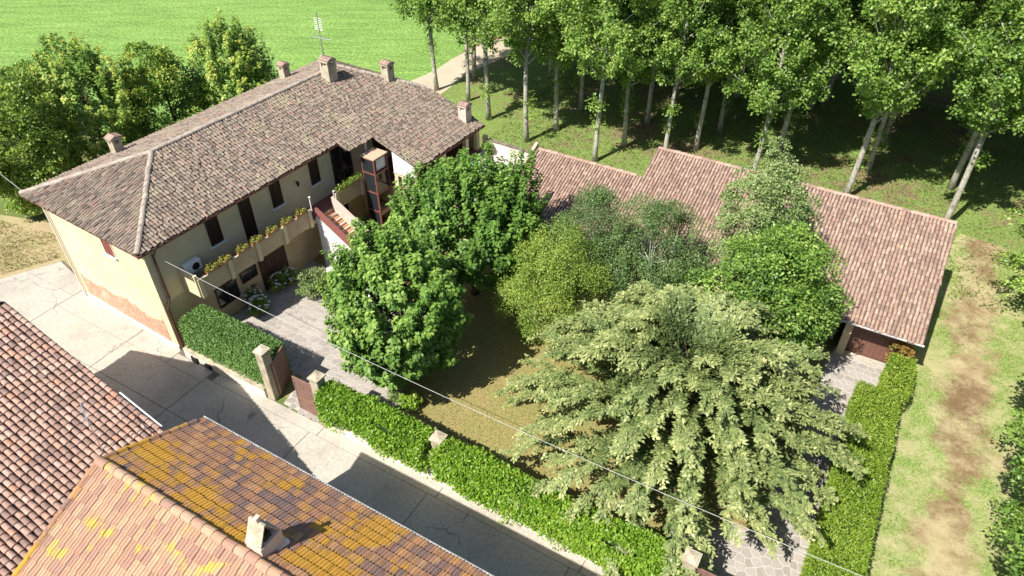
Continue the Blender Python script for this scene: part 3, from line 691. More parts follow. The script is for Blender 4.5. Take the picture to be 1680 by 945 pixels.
MB().tube([(1.16, 10.55, 3.9), (1.16, 10.55, 4.3), (1.3, 10.55, 4.34)], 0.035, 8).build('newel_post', M['white'], bal)
# porch wing under the extended roof
wing = MB().box(0.016, 4.2, 14.12, 20.4, 0, 3.28).build('porch_wing', M['plaster'], house)
MB().box(0.03, 4.3, 14.0, 20.42, 3.282, 3.36).build('floor_slab', M['band'], wing)
MB().box(2.6, 4.2, 14.02, 14.14, 3.361, 4.22).build('wall', M['plaster'], wing)
MB().box(2.55, 4.25, 13.99, 14.15, 4.222, 4.27).build('ledge', M['stone'], wing)
wp = [(2.6, 4.272), (4.2, 4.272), (4.2, zF(4.2, 0) - 0.102), (2.6, zF(2.6, 0) - 0.102)]
mb = MB(); mb.add([(u, 14.03, z) for u, z in wp] + [(u, 14.13, z) for u, z in wp], [(0, 1, 2, 3), (7, 6, 5, 4), (0, 4, 5, 1), (1, 5, 6, 2), (2, 6, 7, 3), (3, 7, 4, 0)])
mb.build('upper_panel', M['white_plaster'], wing)
MB().box(2.9, 3.15, 14.0, 14.018, 3.4, 4.1).build('window_slit', M['dark'], wing)
for y in (16.8, 19.1, 20.25):
    MB().box(3.88, 4.16, y - .14, y + .14, 3.361, zF(4.16, 0) - 0.102).build('column', M['plaster'], wing)
MB().box(0.02, 3.86, 20.28, 20.4, 3.361, 6.3).build('end_wall', M['plaster_dim'], wing) if False else None
ew = [(0.016, 3.361), (3.87, 3.361), (3.87, zF(3.87, 0) - 0.102), (0.016, zF(0.016, 0) - 0.102)]
mb = MB(); mb.add([(u, 20.28, z) for u, z in ew] + [(u, 20.39, z) for u, z in ew], [(0, 1, 2, 3), (7, 6, 5, 4), (0, 4, 5, 1), (1, 5, 6, 2), (2, 6, 7, 3), (3, 7, 4, 0)])
mb.build('end_wall', M['plaster_dim'], wing)
MB().box(4.05, 4.15, 14.2, 16.6, 3.361, 4.15).build('porch_rail', M['wood_dark'], wing)
MB().box(1.05, 1.13, 13.5, 13.58, 3.32, zF(1.1, 0) - 0.102).build('post', M['white_plaster'], wing)
MB().box(0.02, 0.05, 15.2, 16.2, 3.37, 5.5).build('inner_door', M['wood_dark'], wing)
# terrace between house and barn
ter = MB().box(4.205, 8.1, 15.2, 20.9, 0, 3.2).build('terrace', M['plaster_dim'], house)
MB().box(4.32, 8.12, 15.1, 20.85, 3.201, 3.25).build('terrace_floor', M['terrace'], ter)
MB().box(4.5, 8.1, 20.62, 20.85, 3.252, 3.95).build('back_wall', M['wall_white'], ter)
MB().box(4.22, 4.5, 20.62, 20.86, 3.252, 4.2).build('wall_end', M['plaster'], ter)
V0, F0 = coppo(0.075, 0.085, 0.36, 0.0)
for k in range(17):
    p = np.array([4.65 + k * 0.21, 20.56, 4.0]); V = p + V0 * np.array([1, 1, 1]) + np.stack([0 * V0[:, 0], 0 * V0[:, 0], -0.10 * V0[:, 1] + 0], 1)
    link('coping_tile', mesh_from(V, F0, 'coping_tile', tint=[rng.uniform()] * len(F0)), M['tile_house'], ter)
MB().box(4.6, 8.1, 20.6, 20.87, 3.952, 3.99).build('coping_bed', M['mortar_cap'], ter)
# outside lift in a steel frame
lift = MB()
lx0, lx1, ly0, ly1, lz = 1.30, 2.28, 12.82, 14.0 - 0.03, 5.46
lz = 5.46
for x in (lx0, lx1 - .08):
    for y in (ly0, ly1 - .08): lift.box(x, x + .08, y, y + .08, 0, lz)
for z in (0.7, 1.95, 3.2, 4.45, 5.36):
    lift.box(lx0 + .08, lx1 - .08, ly0 + .005, ly0 + .075, z, z + .09); lift.box(lx0 + .08, lx1 - .08, ly1 - .075, ly1 - .005, z, z + .09)
    lift.box(lx0 + .005, lx0 + .075, ly0 + .08, ly1 - .08, z, z + .09); lift.box(lx1 - .075, lx1 - .005, ly0 + .08, ly1 - .08, z, z + .09)
lift_root = lift.build('lift_tower', M['brown_steel'], house)
MB().box(lx0 - .04, lx1 + .05, ly0 - .05, ly1 + .01, lz + .002, lz + .05).build('lift_roof', M['tan_metal'], lift_root)
zz = [0.0, 0.7, 1.95, 3.2, 4.45, 5.36]
for z0, z1 in zip(zz[:-1], zz[1:]):
    a = z0 + (.092 if z0 else .01)
    MB().box(lx0 + .082, lx1 - .082, ly0 + .03, ly0 + .04, a, z1 - .002).build('pane', M['smoked'], lift_root)
    if z0 < 4 and z0 > 2: MB().box(lx1 - .04, lx1 - .03, ly0 + .082, ly1 - .082, a, z1 - .002).build('pane', M['smoked'], lift_root)
MB().box(lx0 + .1, lx1 - .1, ly0 + .1, ly1 - .1, 3.15, 3.2).build('cabin_floor', M['tan_metal'], lift_root)
MB().box(lx0 + .1, lx1 - .1, ly0 + .1, ly1 - .1, 1.7, 1.75).build('cabin_floor', M['tan_metal'], lift_root)
cu = MB(); n = 26
for i in range(n):
    y0 = ly0 + .3 + i * 0.03; x = lx1 - .14 + 0.025 * math.sin(i * 1.7); x2 = lx1 - .14 + 0.025 * math.sin((i + 1) * 1.7)
    cu.add([(x, y0, 4.6), (x2, y0 + .03, 4.6), (x2, y0 + .03, 5.34), (x, y0, 5.34), (x - .01, y0, 4.6), (x2 - .01, y0 + .03, 4.6), (x2 - .01, y0 + .03, 5.34), (x - .01, y0, 5.34)], [(0, 1, 2, 3), (7, 6, 5, 4), (3, 2, 6, 7), (0, 4, 5, 1)])
cu.build('curtain', M['white'], lift_root)
#@@PART3
# ================================================================== barn and garage row
def frame_thing(name, label, cat): return thing(name, label, cat, (*O, 0), -R(30))
barn = frame_thing('barn', 'long low shed and garage row with single-slope pinkish tiled roof behind the garden', 'barn')
BS = 0.377
zN = lambda x, y: 5.25 - BS * (22.45 - y)
NP = [(9.3, 15.6), (31.75, 15.6), (31.75, 22.45), (16.05, 22.45), (16.05, 20.25), (9.3, 20.25)]
broof = MB().sheet3([(x, y, zN(x, y)) for x, y in NP], 0.12).build('roof', M['under_tile'], barn)
lay_tiles([TilePlane(NP, zN, (0, -1))], coppo(0.066, 0.08, 0.40, 0.03, 4), 0.178, 0.29, M['tile_barn'], broof, jit=1.0)
ridge_caps([((9.4, 20.22, zN(0, 20.22) + .03), (16.0, 20.22, zN(0, 20.22) + .03)), ((16.1, 22.42, zN(0, 22.42) + .03), (31.7, 22.42, zN(0, 22.42) + .03))], broof, M['tile_barn'], 0.13)
def slope_wall(mb, x0, x1, y0, y1, base=0.0, drop=0.123):
    mb.add([(x0, y0, base), (x1, y0, base), (x1, y1, base), (x0, y1, base), (x0, y0, zN(0, y0) - drop), (x1, y0, zN(0, y0) - drop), (x1, y1, zN(0, y1) - drop), (x0, y1, zN(0, y1) - drop)],
           [(0, 3, 2, 1), (4, 5, 6, 7), (0, 1, 5, 4), (1, 2, 6, 5), (2, 3, 7, 6), (3, 0, 4, 7)])
bw = MB(); slope_wall(bw, 31.25, 31.5, 16.4, 22.2); slope_wall(bw, 9.5, 9.75, 16.4, 20.0); slope_wall(bw, 16.0, 31.24, 21.95, 22.19); slope_wall(bw, 9.76, 16.2, 19.75, 19.99); slope_wall(bw, 16.21, 16.4, 20.0, 21.94)
slope_wall(bw, 28.0, 28.2, 17.2, 21.94); slope_wall(bw, 9.76, 13.5, 16.4, 16.6)
bw.build('wall', M['plaster_dim'], barn)
MB().box(9.12, 9.29, 17.2, 20.4, 2.9, 3.2).build('end_parapet', M['stone'], barn) if False else None
ep = MB(); ep.add([(9.1, 16.6, 2.6), (9.28, 16.6, 2.6), (9.28, 20.4, 4.0), (9.1, 20.4, 4.0), (9.1, 16.6, 3.3), (9.28, 16.6, 3.3), (9.28, 20.4, 4.75), (9.1, 20.4, 4.75)], [(0, 3, 2, 1), (4, 5, 6, 7), (0, 1, 5, 4), (1, 2, 6, 5), (2, 3, 7, 6), (3, 0, 4, 7)])
ep.build('end_parapet', M['stone'], barn)
for u in (13.8, 17.4, 21.0, 24.6, 28.5):
    pm = MB(); slope_wall(pm, u, u + .36, 16.25, 16.6); pm.build('pillar', M['plaster'], barn)
gd = MB(); gd.box(28.87, 28.95, 16.72, 16.86, 0, 2.62); gd.box(31.12, 31.2, 16.72, 16.86, 0, 2.62); gd.box(28.95, 31.12, 16.72, 16.86, 2.42, 2.62)
gd = gd.build('garage_door', M['garage'], barn)
for k in range(9): MB().box(28.955 + k * .2406, 28.955 + k * .2406 + .232, 16.75, 16.79, 0.02, 2.41).build('panel', M['garage'], gd)
MB().tube([(9.4, 15.53, 2.62), (31.8, 15.53, 2.62)], 0.06, 8).build('gutter', M['zinc'], broof)
MB().box(28.4, 31.22, 16.21, 16.68, 0.002, 0.04).build('threshold', M['concrete'], barn)

# ================================================================== neighbouring roofs across the street
nb = frame_thing('neighbour_house', 'house with red-brown barrel-tiled gable roof across the street', 'house')
zn = lambda x, y: 8.05 - 0.385 * (x - 1.03)
zn2 = lambda x, y: 8.05 + 0.40 * (x - 1.03)
A1 = [(1.03, -5.97), (10.28, -5.97), (10.28, -24), (1.03, -24)]; A2 = [(1.03, -5.97), (-3.6, -5.97), (-3.6, -24), (1.03, -24)]
nroof = MB().sheet3([(x, y, zn(x, y)) for x, y in A1], .1).sheet3([(x, y, zn2(x, y)) for x, y in A2], .1).build('roof', M['under_tile'], nb)
lay_tiles([TilePlane(A1, zn, (1, 0))], coppo(0.078, 0.098, 0.38, 0.04, 6), 0.217, 0.28, M['tile_brown'], nroof, 300, O, 30, 0.8)
lay_tiles([TilePlane(A2, zn2, (-1, 0))], coppo(0.078, 0.098, 0.38, 0.04, 4), 0.217, 0.28, M['tile_brown'], nroof, 0)
wl = MB()
gp = [(-3.3, 0), (10.2, 0), (10.2, zn(10.2, 0) - .11), (1.03, 7.93), (-3.3, zn2(-3.3, 0) - .11)]
n = 5; V = [(x, -6.2, z) for x, z in gp] + [(x, -23.8, z) for x, z in gp]
wl.add(V, [tuple(range(n)), tuple(range(n, 2 * n))[::-1]] + [(i, n + i, n + (i + 1) % n, (i + 1) % n) for i in range(n)])
wl.build('wall', M['plaster_dim'], nb)
MB().tube([(6.4, -5.92, zn(6.4, 0) + .03), (8.3, -5.92, zn(8.3, 0) + .03)], 0.03, 8).build('pipe', M['white'], nroof)
ob = frame_thing('lichened_house', 'house with orange tiled gable roof covered in yellow lichen', 'house')
OS = 1.5 / 3.25
zo = lambda x, y: 8.0 - OS * (y + 8.8)
zo2 = lambda x, y: 8.0 + OS * (y + 8.8)
B1 = [(10.35, -8.8), (32, -8.8), (32, -5.55), (10.35, -5.55)]; B2 = [(10.35, -8.8), (32, -8.8), (32, -13.0), (10.35, -13.0)]
oroof = MB().sheet3([(x, y, zo(x, y)) for x, y in B1], .1).sheet3([(x, y, zo2(x, y)) for x, y in B2], .1).build('roof', M['under_tile'], ob)
lay_tiles([TilePlane(B1, zo, (0, 1))], marsigliese(), 0.226, 0.355, M['tile_orange'], oroof, 170, O, 30, 0.45)
lay_tiles([TilePlane(B2, zo2, (0, -1))], marsigliese(), 0.226, 0.355, M['tile_yellow'], oroof, 130, O, 30, 0.45)
ridge_caps([((10.35, -8.8, 8.03), (31.9, -8.8, 8.03))], oroof, M['tile_yellow'], 0.15, 0.40)
# verge tiles down both gable edges
ridge_caps([((10.38, -8.72, 7.99), (10.38, -5.55, zo(0, -5.55) + .02)), ((10.38, -8.88, 7.99), (10.38, -13.0, zo2(0, -13) + .02))], oroof, M['tile_orange'], 0.10, 0.36, 'verge_tile')
wo = MB(); gp = [(-12.7, 0), (-5.95, 0), (-5.95, zo(0, -5.95) - .11), (-8.8, 7.88), (-12.7, zo2(0, -12.7) - .11)]
V = [(10.55, y, z) for y, z in gp] + [(31.7, y, z) for y, z in gp]
wo.add(V, [tuple(range(n))[::-1], tuple(range(n, 2 * n))] + [(i, (i + 1) % n, n + (i + 1) % n, n + i) for i in range(n)])
wo.build('wall', M['plaster_dim'], ob)
gu = MB()
for k in range(7):
    a0, a1 = math.pi * (1 + k / 7), math.pi * (1 + (k + 1) / 7); r = .075
    gu.add([(10.3, -5.47 + r * math.cos(a0), 6.50 + r * math.sin(a0)), (32, -5.47 + r * math.cos(a0), 6.50 + r * math.sin(a0)), (32, -5.47 + r * math.cos(a1), 6.50 + r * math.sin(a1)), (10.3, -5.47 + r * math.cos(a1), 6.50 + r * math.sin(a1))], [(0, 1, 2, 3)])
gut = gu.build('gutter', M['zinc'], oroof); sm = gut.modifiers.new('solid', 'SOLIDIFY'); sm.thickness = 0.012
# open-topped chimney with leaning tiles
cx, cy = 16.5, -8.28
ch = MB().box(cx - .29, cx + .29, cy - .36, cy + .36, 7.3, 8.32).build('chimney', M['pink'], oroof)
MB().box(cx - .36, cx + .36, cy - .44, cy + .44, 7.62, 7.78).build('flashing', M['wall_white'], ch)
def lean(y0, y1, zt, x0, x1, name):
    th = 0.035
    mb = MB(); mb.add([(x0, y0, 8.33), (x1, y0, 8.33), (x1, y1, zt), (x0, y1, zt), (x0, y0 + th, 8.33), (x1, y0 + th, 8.33), (x1, y1 + th, zt), (x0, y1 + th, zt)], [(0, 1, 2, 3), (7, 6, 5, 4), (0, 4, 5, 1), (1, 5, 6, 2), (2, 6, 7, 3), (3, 7, 4, 0)])
    mb.build(name, M['stone'], ch)
lean(cy - .34, cy - .03, 8.98, cx - .27, cx + .27, 'leaning_tile'); lean(cy + .30, cy + .0, 8.96, cx - .27, cx + .27, 'leaning_tile')
MB().box(cx - .05, cx + .07, cy - .06, cy + .08, 8.94, 9.14).build('cap_stone', M['pink'], ch)
MB().box(cx - .2, cx + .2, cy - .12, cy + .12, 8.321, 8.5).build('flue', M['dark'], ch)

# ================================================================== garden walls, gates
def pillar(u, v, h, label, wdt=0.46):
    t = thing('gate_pillar', label, 'pillar', W(u, v), -R(30))
    bevel(MB().box(-wdt / 2, wdt / 2, -wdt / 2, wdt / 2, 0, h).build('shaft', M['stone'] , t), 0.02)
    c = MB(); a = wdt / 2 + .05
    c.box(-a, a, -a, a, h + .001, h + .09); b = a - .03
    c.add([(-b, -b, h + .091), (b, -b, h + .091), (b, b, h + .091), (-b, b, h + .091), (0, 0, h + .2)], [(0, 1, 4), (1, 2, 4), (2, 3, 4), (3, 0, 4)])
    c.build('cap', M['stone'], t); return t
pillar(6.35, 0.10, 2.95, 'tall stone gate pillar beside the clipped box hedge')
pillar(9.55, 0.10, 2.95, 'tall stone gate pillar where the lime creeper hedge starts beside the brown gate')
pillar(15.65, 0.30, 2.5, 'stone pillar rising in a gap between two lengths of lime creeper hedge')
pillar(26.1, 0.22, 2.75, 'pale stone pillar at the end of the creeper hedge beside the brown wicket gate')
pillar(29.35, 0.22, 2.75, 'stone pillar between the wicket gate and the laurel hedge')
gate = thing('driveway_gate', 'brown sheet-metal driveway gate with one leaf swung open', 'gate', W(6.35, 0.10), -R(30))
def leaf(parent, hinge, ang, L, hgt, mat):
    e = MB(); d = np.array([math.cos(ang), math.sin(ang)]); nn = np.array([-d[1], d[0]]); hx = np.array(hinge)
    def bar(a0, a1, z0, z1, t0, t1, mb):
        P = [hx + d * a0 + nn * t0, hx + d * a1 + nn * t0, hx + d * a1 + nn * t1, hx + d * a0 + nn * t1]; mb.prism([tuple(p) for p in P], z0, z1)
    for a0, a1, z0, z1 in ((0, .07, .06, hgt), (L - .07, L, .06, hgt), (.07, L - .07, hgt - .08, hgt), (.07, L - .07, .06, .14), (.07, L - .07, .82, .90)): bar(a0, a1, z0, z1, -.03, .03, e)
    lf = e.build('gate_leaf', M[mat], parent)
    k = int((L - .14) / .13)
    for i in range(k):
        mb = MB(); a = .07 + (L - .14) * i / k; bar(a + .004, a + (L - .14) / k - .004, .14, hgt - .08, -.012, .012, mb); mb.build('board', M[mat], lf)
leaf(gate, (3.2 - .26, 0.05), math.pi, 1.40, 2.15, 'gate'); leaf(gate, (.26, .05), R(112), 1.40, 2.15, 'gate')
wick = thing('wicket_gate', 'brown boarded gate between two stone pillars by the paved path', 'gate', W(26.1, 0.22), -R(30))
leaf(wick, (.26, 0), 0, 2.72, 2.4, 'gate')
fw = thing('garden_wall', 'long whitewashed garden wall along the street under the lime creeper', 'wall', W(9.8, 0), -R(30))
MB().box(0.0, 16.0, -.14, .14, 0, 1.75).build('wall', M['wall_white'], fw)
MB().box(0.0, 16.0, -.19, .19, 1.751, 1.83).build('coping', M['stone'], fw)
lw = thing('hedge_wall', 'low beige kerb wall under the clipped box hedge', 'wall', W(0.6, -.05), -R(30))
MB().box(0, 5.45, -.14, .12, 0, .55).build('wall', M['wall_white'], lw)
MB().box(0, 5.45, -.17, .15, .551, .60).build('coping', M['stone'], lw)

# ================================================================== foliage generators
def unit(a): return a / (np.linalg.norm(a, axis=-1, keepdims=True) + 1e-9)
def rdir(n): return unit(rng.normal(size=(n, 3)))
def leaves_mesh(C, D, Nn, L, Wd, tint, name='leaves'):
    C = np.asarray(C); n = len(C); D = unit(D); S = unit(np.cross(D, Nn)); L = np.broadcast_to(L, n)[:, None]; Wd = np.broadcast_to(Wd, n)[:, None]
    up = unit(np.cross(S, D))
    mid = C + D * L * 0.45
    V = np.stack([C, mid + S * Wd / 2 + up * Wd * .12, C + D * L, mid - S * Wd / 2 + up * Wd * .12], 1).reshape(-1, 3)
    F = np.arange(4 * n).reshape(n, 4)
    return mesh_from(V, F, name, tint=np.clip(tint, 0, 1))
def lump(d, k, seed):
    """smooth lumpy radius factor over directions"""
    r = np.random.default_rng(seed); f = np.ones(len(d))
    for _ in range(k):
        c = unit(r.normal(size=3)); a = r.uniform(-0.16, 0.22); s = r.uniform(0.25, 0.6)
        f += a * np.exp(-(1 - d @ c) / (s * s))
    return f
def plume_crown(rx, rz, zc, nsh, nlf, seed, lmin=.16, lmax=.26, upk=.9, base_cut=-.55, shl=(.7, 1.4), rad=.17, rp=.45):
    d = rdir(nsh * 2); d = d[d[:, 2] > base_cut][:nsh]; m = len(d)
    r = rng.uniform(.2, 1, m) ** rp
    out = d * np.array([1, 1, 1.0]); P = d * (r * lump(d, 26, seed))[:, None] * np.array([rx, rx, rz]) + [0, 0, zc]
    A = unit(out * .55 + np.array([0, 0, upk]) + rng.normal(0, .28, (m, 3)))
    Ls = rng.uniform(*shl, m)
    i = np.repeat(np.arange(m), nlf); k = len(i)
    t = rng.uniform(-.25, 1, k); perp = rdir(k); perp = unit(perp - (perp * A[i]).sum(1, keepdims=True) * A[i])
    C = P[i] + A[i] * (t * Ls[i])[:, None] + perp * (rng.uniform(.01, rad, k) * (1.2 - .75 * np.clip(t, 0, 1)))[:, None]
    D = perp * .8 + A[i] * .25 + np.array([0, 0, -.45]) + rng.normal(0, .25, (k, 3))
    Nn = A[i] * .7 + out[i] * .4 + np.array([0, 0, .5]) + rng.normal(0, .3, (k, 3))
    L = rng.uniform(lmin, lmax, k)
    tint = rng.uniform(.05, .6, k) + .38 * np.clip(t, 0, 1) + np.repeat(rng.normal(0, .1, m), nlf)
    return leaves_mesh(C, D, Nn, L, L * .62, tint)
def clump_crown(rx, rz, zc, ncl, nlf, seed, cr=(.35, .7), leaf=(.10, .17), low=-.6, inner=.35, droop=0.0, taper=0.0, asp=.65, flat=.8):
    d = rdir(ncl * 2); d = d[d[:, 2] > low][:ncl]; m = len(d)
    r = rng.uniform(inner ** 3, 1, m) ** (1 / 3)
    f = r * lump(d, 30, seed); P = d * f[:, None] * np.array([rx, rx, rz])
    if taper: P[:, :2] *= (1 - taper * (P[:, 2:] / rz))
    P = P + [0, 0, zc]
    R_ = rng.uniform(*cr, m); i = np.repeat(np.arange(m), nlf); k = len(i)
    q = rdir(k); q[:, 2] = np.where(q[:, 2] < -.3, -q[:, 2], q[:, 2])
    rr = rng.uniform(.3, 1, k) ** .5 * R_[i]
    C = P[i] + q * rr[:, None] * np.array([1, 1, flat])
    if droop: C[:, 2] -= droop * rng.uniform(0, 1, k) ** 2
    D = unit(q * .5 + d[i] * .4 + rng.normal(0, .55, (k, 3)) + [0, 0, -.25 - droop * .3])
    Nn = unit(q * .7 + d[i] * .3 + [0, 0, .5] + rng.normal(0, .35, (k, 3)))
    L = rng.uniform(*leaf, k)
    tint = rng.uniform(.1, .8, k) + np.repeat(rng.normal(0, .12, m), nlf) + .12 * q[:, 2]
    return leaves_mesh(C, D, Nn, L, L * asp, tint)
def feather_crown(Rx, top, nbr, seed, trunk_pts):
    C, D, Nn, T, LL = [], [], [], [], []
    g = np.random.default_rng(seed)
    for b in range(nbr):
        lev = (b + .5) / nbr                                    # 0 low .. 1 top
        az = b * 2.39996 + g.normal(0, .25); a2 = np.array([math.cos(az), math.sin(az), 0])
        h0 = .9 + lev * top * .55
        reach = Rx * (1.0 - .78 * lev ** 1.6) * g.uniform(.72, 1.06)
        rise = (top - h0) * (.28 + .55 * lev) * g.uniform(.75, 1.1)
        s = np.linspace(0, 1, 15)
        x = reach * s ** .9; z = h0 + rise * np.sin(np.clip(s * 1.9, 0, math.pi) * .92) / 1.0 - (1 - lev) ** 1.2 * reach * .22 * s ** 2.4
        z = np.maximum(z, .25)
        bend = g.normal(0, .18) * s ** 2 * reach
        sd = np.array([-a2[1], a2[0], 0])
        Pt = a2 * x[:, None] + sd * bend[:, None] + np.array([0, 0, 1]) * z[:, None]
        trunk_pts.append(Pt)
        for j in range(4, 15):
            t = Pt[min(j + 1, 14)] - Pt[j - 1]; t = t / np.linalg.norm(t)
            sN = np.cross(t, [0, 0, 1]); sN /= np.linalg.norm(sN) + 1e-6
            un = np.cross(sN, t)
            frac = j / 14
            for w_ in range(5):
                side = g.choice([-1, 1]); p0 = Pt[j] + (Pt[j] - Pt[j - 1]) * g.uniform(-.5, .5)
                td = t * g.uniform(.7, 1.1) + sN * side * g.uniform(.25, .8) + un * g.uniform(-.05, .45) + np.array([0, 0, -.10]); td /= np.linalg.norm(td)
                tl = g.uniform(.35, .85) * (1.1 - .35 * frac); m = 15
                tt = np.linspace(.1, 1, m)[:, None]
                c = p0 + td * tl * tt + np.array([0, 0, -.10]) * tt ** 2 * tl
                s2 = np.cross(td, un); s2 /= np.linalg.norm(s2)
                alt = np.where(np.arange(m) % 2, 1, -1)[:, None]
                dd = td * .75 + s2 * alt * .75 + g.normal(0, .25, (m, 3)) + np.array([0, 0, -.12])
                C.append(c + g.normal(0, .025, (m, 3))); D.append(dd); Nn.append(un * .9 + np.array([0, 0, .5]) + g.normal(0, .3, (m, 3)))
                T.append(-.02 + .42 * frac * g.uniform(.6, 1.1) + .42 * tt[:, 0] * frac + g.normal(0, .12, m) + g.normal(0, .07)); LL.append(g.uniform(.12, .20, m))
    C = np.concatenate(C); L = np.concatenate(LL)
    return leaves_mesh(C, np.concatenate(D), np.concatenate(Nn), L, L * .52, np.concatenate(T))
def poplar_meshes(seed, Ht=21.0, low=5.2):
    g = np.random.default_rng(seed)
    tr = MB(); lean_ = g.normal(0, .012, 2)
    def ax(z): return np.array([lean_[0] * z + .06 * math.sin(z * .5 + seed), lean_[1] * z + .06 * math.cos(z * .4 + seed), z])
    zs = np.linspace(-.1, Ht, 16); tr.tube([ax(z) for z in zs], [.165 * (1 - z / (Ht * 1.06)) ** .8 + .012 + (.06 if z < .2 else 0) for z in np.maximum(zs, 0)], 9)
    C, D, Nn, T = [], [], [], []
    nb = 66
    for b in range(nb):
        q = b / nb; h = low + (Ht - low - 1.0) * q ** 1.15; az = b * 2.39996 + g.normal(0, .3)
        el = R(g.uniform(30, 58) if q < .3 else g.uniform(45, 65)); L = (4.1 * (1 - q) ** .7 + .9) * g.uniform(.7, 1.1)
        d = np.array([math.cos(az) * math.cos(el), math.sin(az) * math.cos(el), math.sin(el)])
        p0 = ax(h); P = [p0 + d * L * s + np.array([0, 0, .10 * L * s * s]) for s in (0, .35, .7, 1)]
        tr.tube(P, [.05 * (1 - q) + .02, .035, .022, .008], 5, False)
        ns = int(5 + L * 2.6)
        for k in range(ns):
            s = g.uniform(.22, 1.05); c0 = p0 + d * L * s + np.array([0, 0, .10 * L * s * s]) + g.normal(0, .30, 3) * np.array([1, 1, .7])
            m = 44; qd = unit(g.normal(size=(m, 3)))
            C.append(c0 + qd * (g.uniform(.05, .42, m))[:, None]); D.append(qd * .6 + g.normal(0, .4, (m, 3)) + np.array([0, 0, -.35]) + d * .2)
            Nn.append(qd * .5 + np.array([0, 0, .7]) + d * .3 + g.normal(0, .4, (m, 3))); T.append(g.uniform(.1, .85, m) + g.normal(0, .12))
    # a few shoots low on the trunk
    for _ in range(g.integers(1, 5)):
        h = g.uniform(1.2, low); c0 = ax(h) + g.normal(0, .25, 3); m = 90; qd = unit(g.normal(size=(m, 3)))
        C.append(c0 + qd * g.uniform(.1, .55, m)[:, None]); D.append(qd + [0, 0, -.2]); Nn.append(qd * .4 + [0, 0, .8]); T.append(g.uniform(.2, .9, m))
    C = np.concatenate(C); n = len(C); L = g.uniform(.13, .21, n)
    lm = leaves_mesh(C, np.concatenate(D), np.concatenate(Nn), L, L * .8, np.concatenate(T))
    return mesh_from(tr.v, tr.f, 'trunk', smooth=True), lm
def trunk_mesh(Ht, r0, zc, rx, rz, nl, seed, fork=1, k=8):
    g = np.random.default_rng(seed); tr = MB()
    for f in range(fork):
        off = g.normal(0, .18, 2) if fork > 1 else np.zeros(2); bend = g.normal(0, .03, 2) * (3 if fork > 1 else 1)
        zs = np.linspace(-.08, Ht, 9)
        P = [np.array([off[0] + bend[0] * z + .05 * math.sin(z + f), off[1] + bend[1] * z + .05 * math.cos(z * 1.2 + f), z]) for z in zs]
        tr.tube(P, [(r0 / fork ** .5) * (1 - max(z, 0) / (Ht * 1.1)) + (.05 if z < .1 else 0) for z in zs], k)
        for i in range(nl // fork):
            h = g.uniform(.22, .85) * Ht; az = g.uniform(0, 6.283); el = R(g.uniform(20, 60)); Lb = rx * g.uniform(.5, .95) * (1.1 - h / Ht * .6)
            j = min(int(h / Ht * 8), 7); p0 = P[j] + (P[j + 1] - P[j]) * .5
            d = np.array([math.cos(az) * math.cos(el), math.sin(az) * math.cos(el), math.sin(el)])
            tr.tube([p0, p0 + d * Lb * .5, p0 + d * Lb + np.array([0, 0, .08 * Lb])], [r0 * .32, r0 * .18, .012], 6, False)
    return mesh_from(tr.v, tr.f, 'trunk', smooth=True)
def tree(name, label, loc, trunk, crown, bark, leafm, rz=0.0, group=None, cat='tree', s=1.0):
    t = thing(name, label, cat, loc, rz, group); t.scale = (s, s, s)
    link('trunk', trunk, M[bark], t); link('crown', crown, M[leafm], t); return t
#@@PART4
# ================================================================== garden trees
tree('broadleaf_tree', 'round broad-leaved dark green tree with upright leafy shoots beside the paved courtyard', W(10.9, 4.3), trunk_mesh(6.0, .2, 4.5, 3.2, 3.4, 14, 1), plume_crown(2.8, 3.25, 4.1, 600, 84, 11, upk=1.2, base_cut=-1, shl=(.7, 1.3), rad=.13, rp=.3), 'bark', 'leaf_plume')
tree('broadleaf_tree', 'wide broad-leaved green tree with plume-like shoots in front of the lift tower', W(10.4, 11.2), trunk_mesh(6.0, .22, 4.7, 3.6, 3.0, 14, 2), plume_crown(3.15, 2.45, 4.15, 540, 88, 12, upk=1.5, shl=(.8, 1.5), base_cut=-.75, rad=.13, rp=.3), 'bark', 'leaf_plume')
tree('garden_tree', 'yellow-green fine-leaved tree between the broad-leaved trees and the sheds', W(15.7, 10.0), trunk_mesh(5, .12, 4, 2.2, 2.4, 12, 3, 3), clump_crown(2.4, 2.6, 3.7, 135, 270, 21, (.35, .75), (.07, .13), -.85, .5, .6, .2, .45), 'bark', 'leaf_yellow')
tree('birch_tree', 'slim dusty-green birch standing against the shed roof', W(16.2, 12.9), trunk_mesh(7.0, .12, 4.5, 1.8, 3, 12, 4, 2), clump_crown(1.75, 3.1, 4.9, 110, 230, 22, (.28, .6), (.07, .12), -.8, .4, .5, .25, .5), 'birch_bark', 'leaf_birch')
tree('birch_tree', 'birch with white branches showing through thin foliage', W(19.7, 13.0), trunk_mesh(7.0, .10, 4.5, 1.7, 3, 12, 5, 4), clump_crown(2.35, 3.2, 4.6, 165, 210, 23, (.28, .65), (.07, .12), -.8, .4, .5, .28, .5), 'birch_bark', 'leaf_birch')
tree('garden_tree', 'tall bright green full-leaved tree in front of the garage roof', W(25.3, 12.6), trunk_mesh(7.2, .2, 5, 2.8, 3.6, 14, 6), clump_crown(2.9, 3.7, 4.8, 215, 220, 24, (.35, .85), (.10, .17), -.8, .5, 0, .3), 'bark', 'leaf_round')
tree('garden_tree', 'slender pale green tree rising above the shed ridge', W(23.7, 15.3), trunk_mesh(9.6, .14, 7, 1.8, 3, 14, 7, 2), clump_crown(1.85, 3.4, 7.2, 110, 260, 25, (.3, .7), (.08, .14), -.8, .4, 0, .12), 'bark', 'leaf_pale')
bp = []
fc = feather_crown(6.9, 8.2, 195, 5, bp)
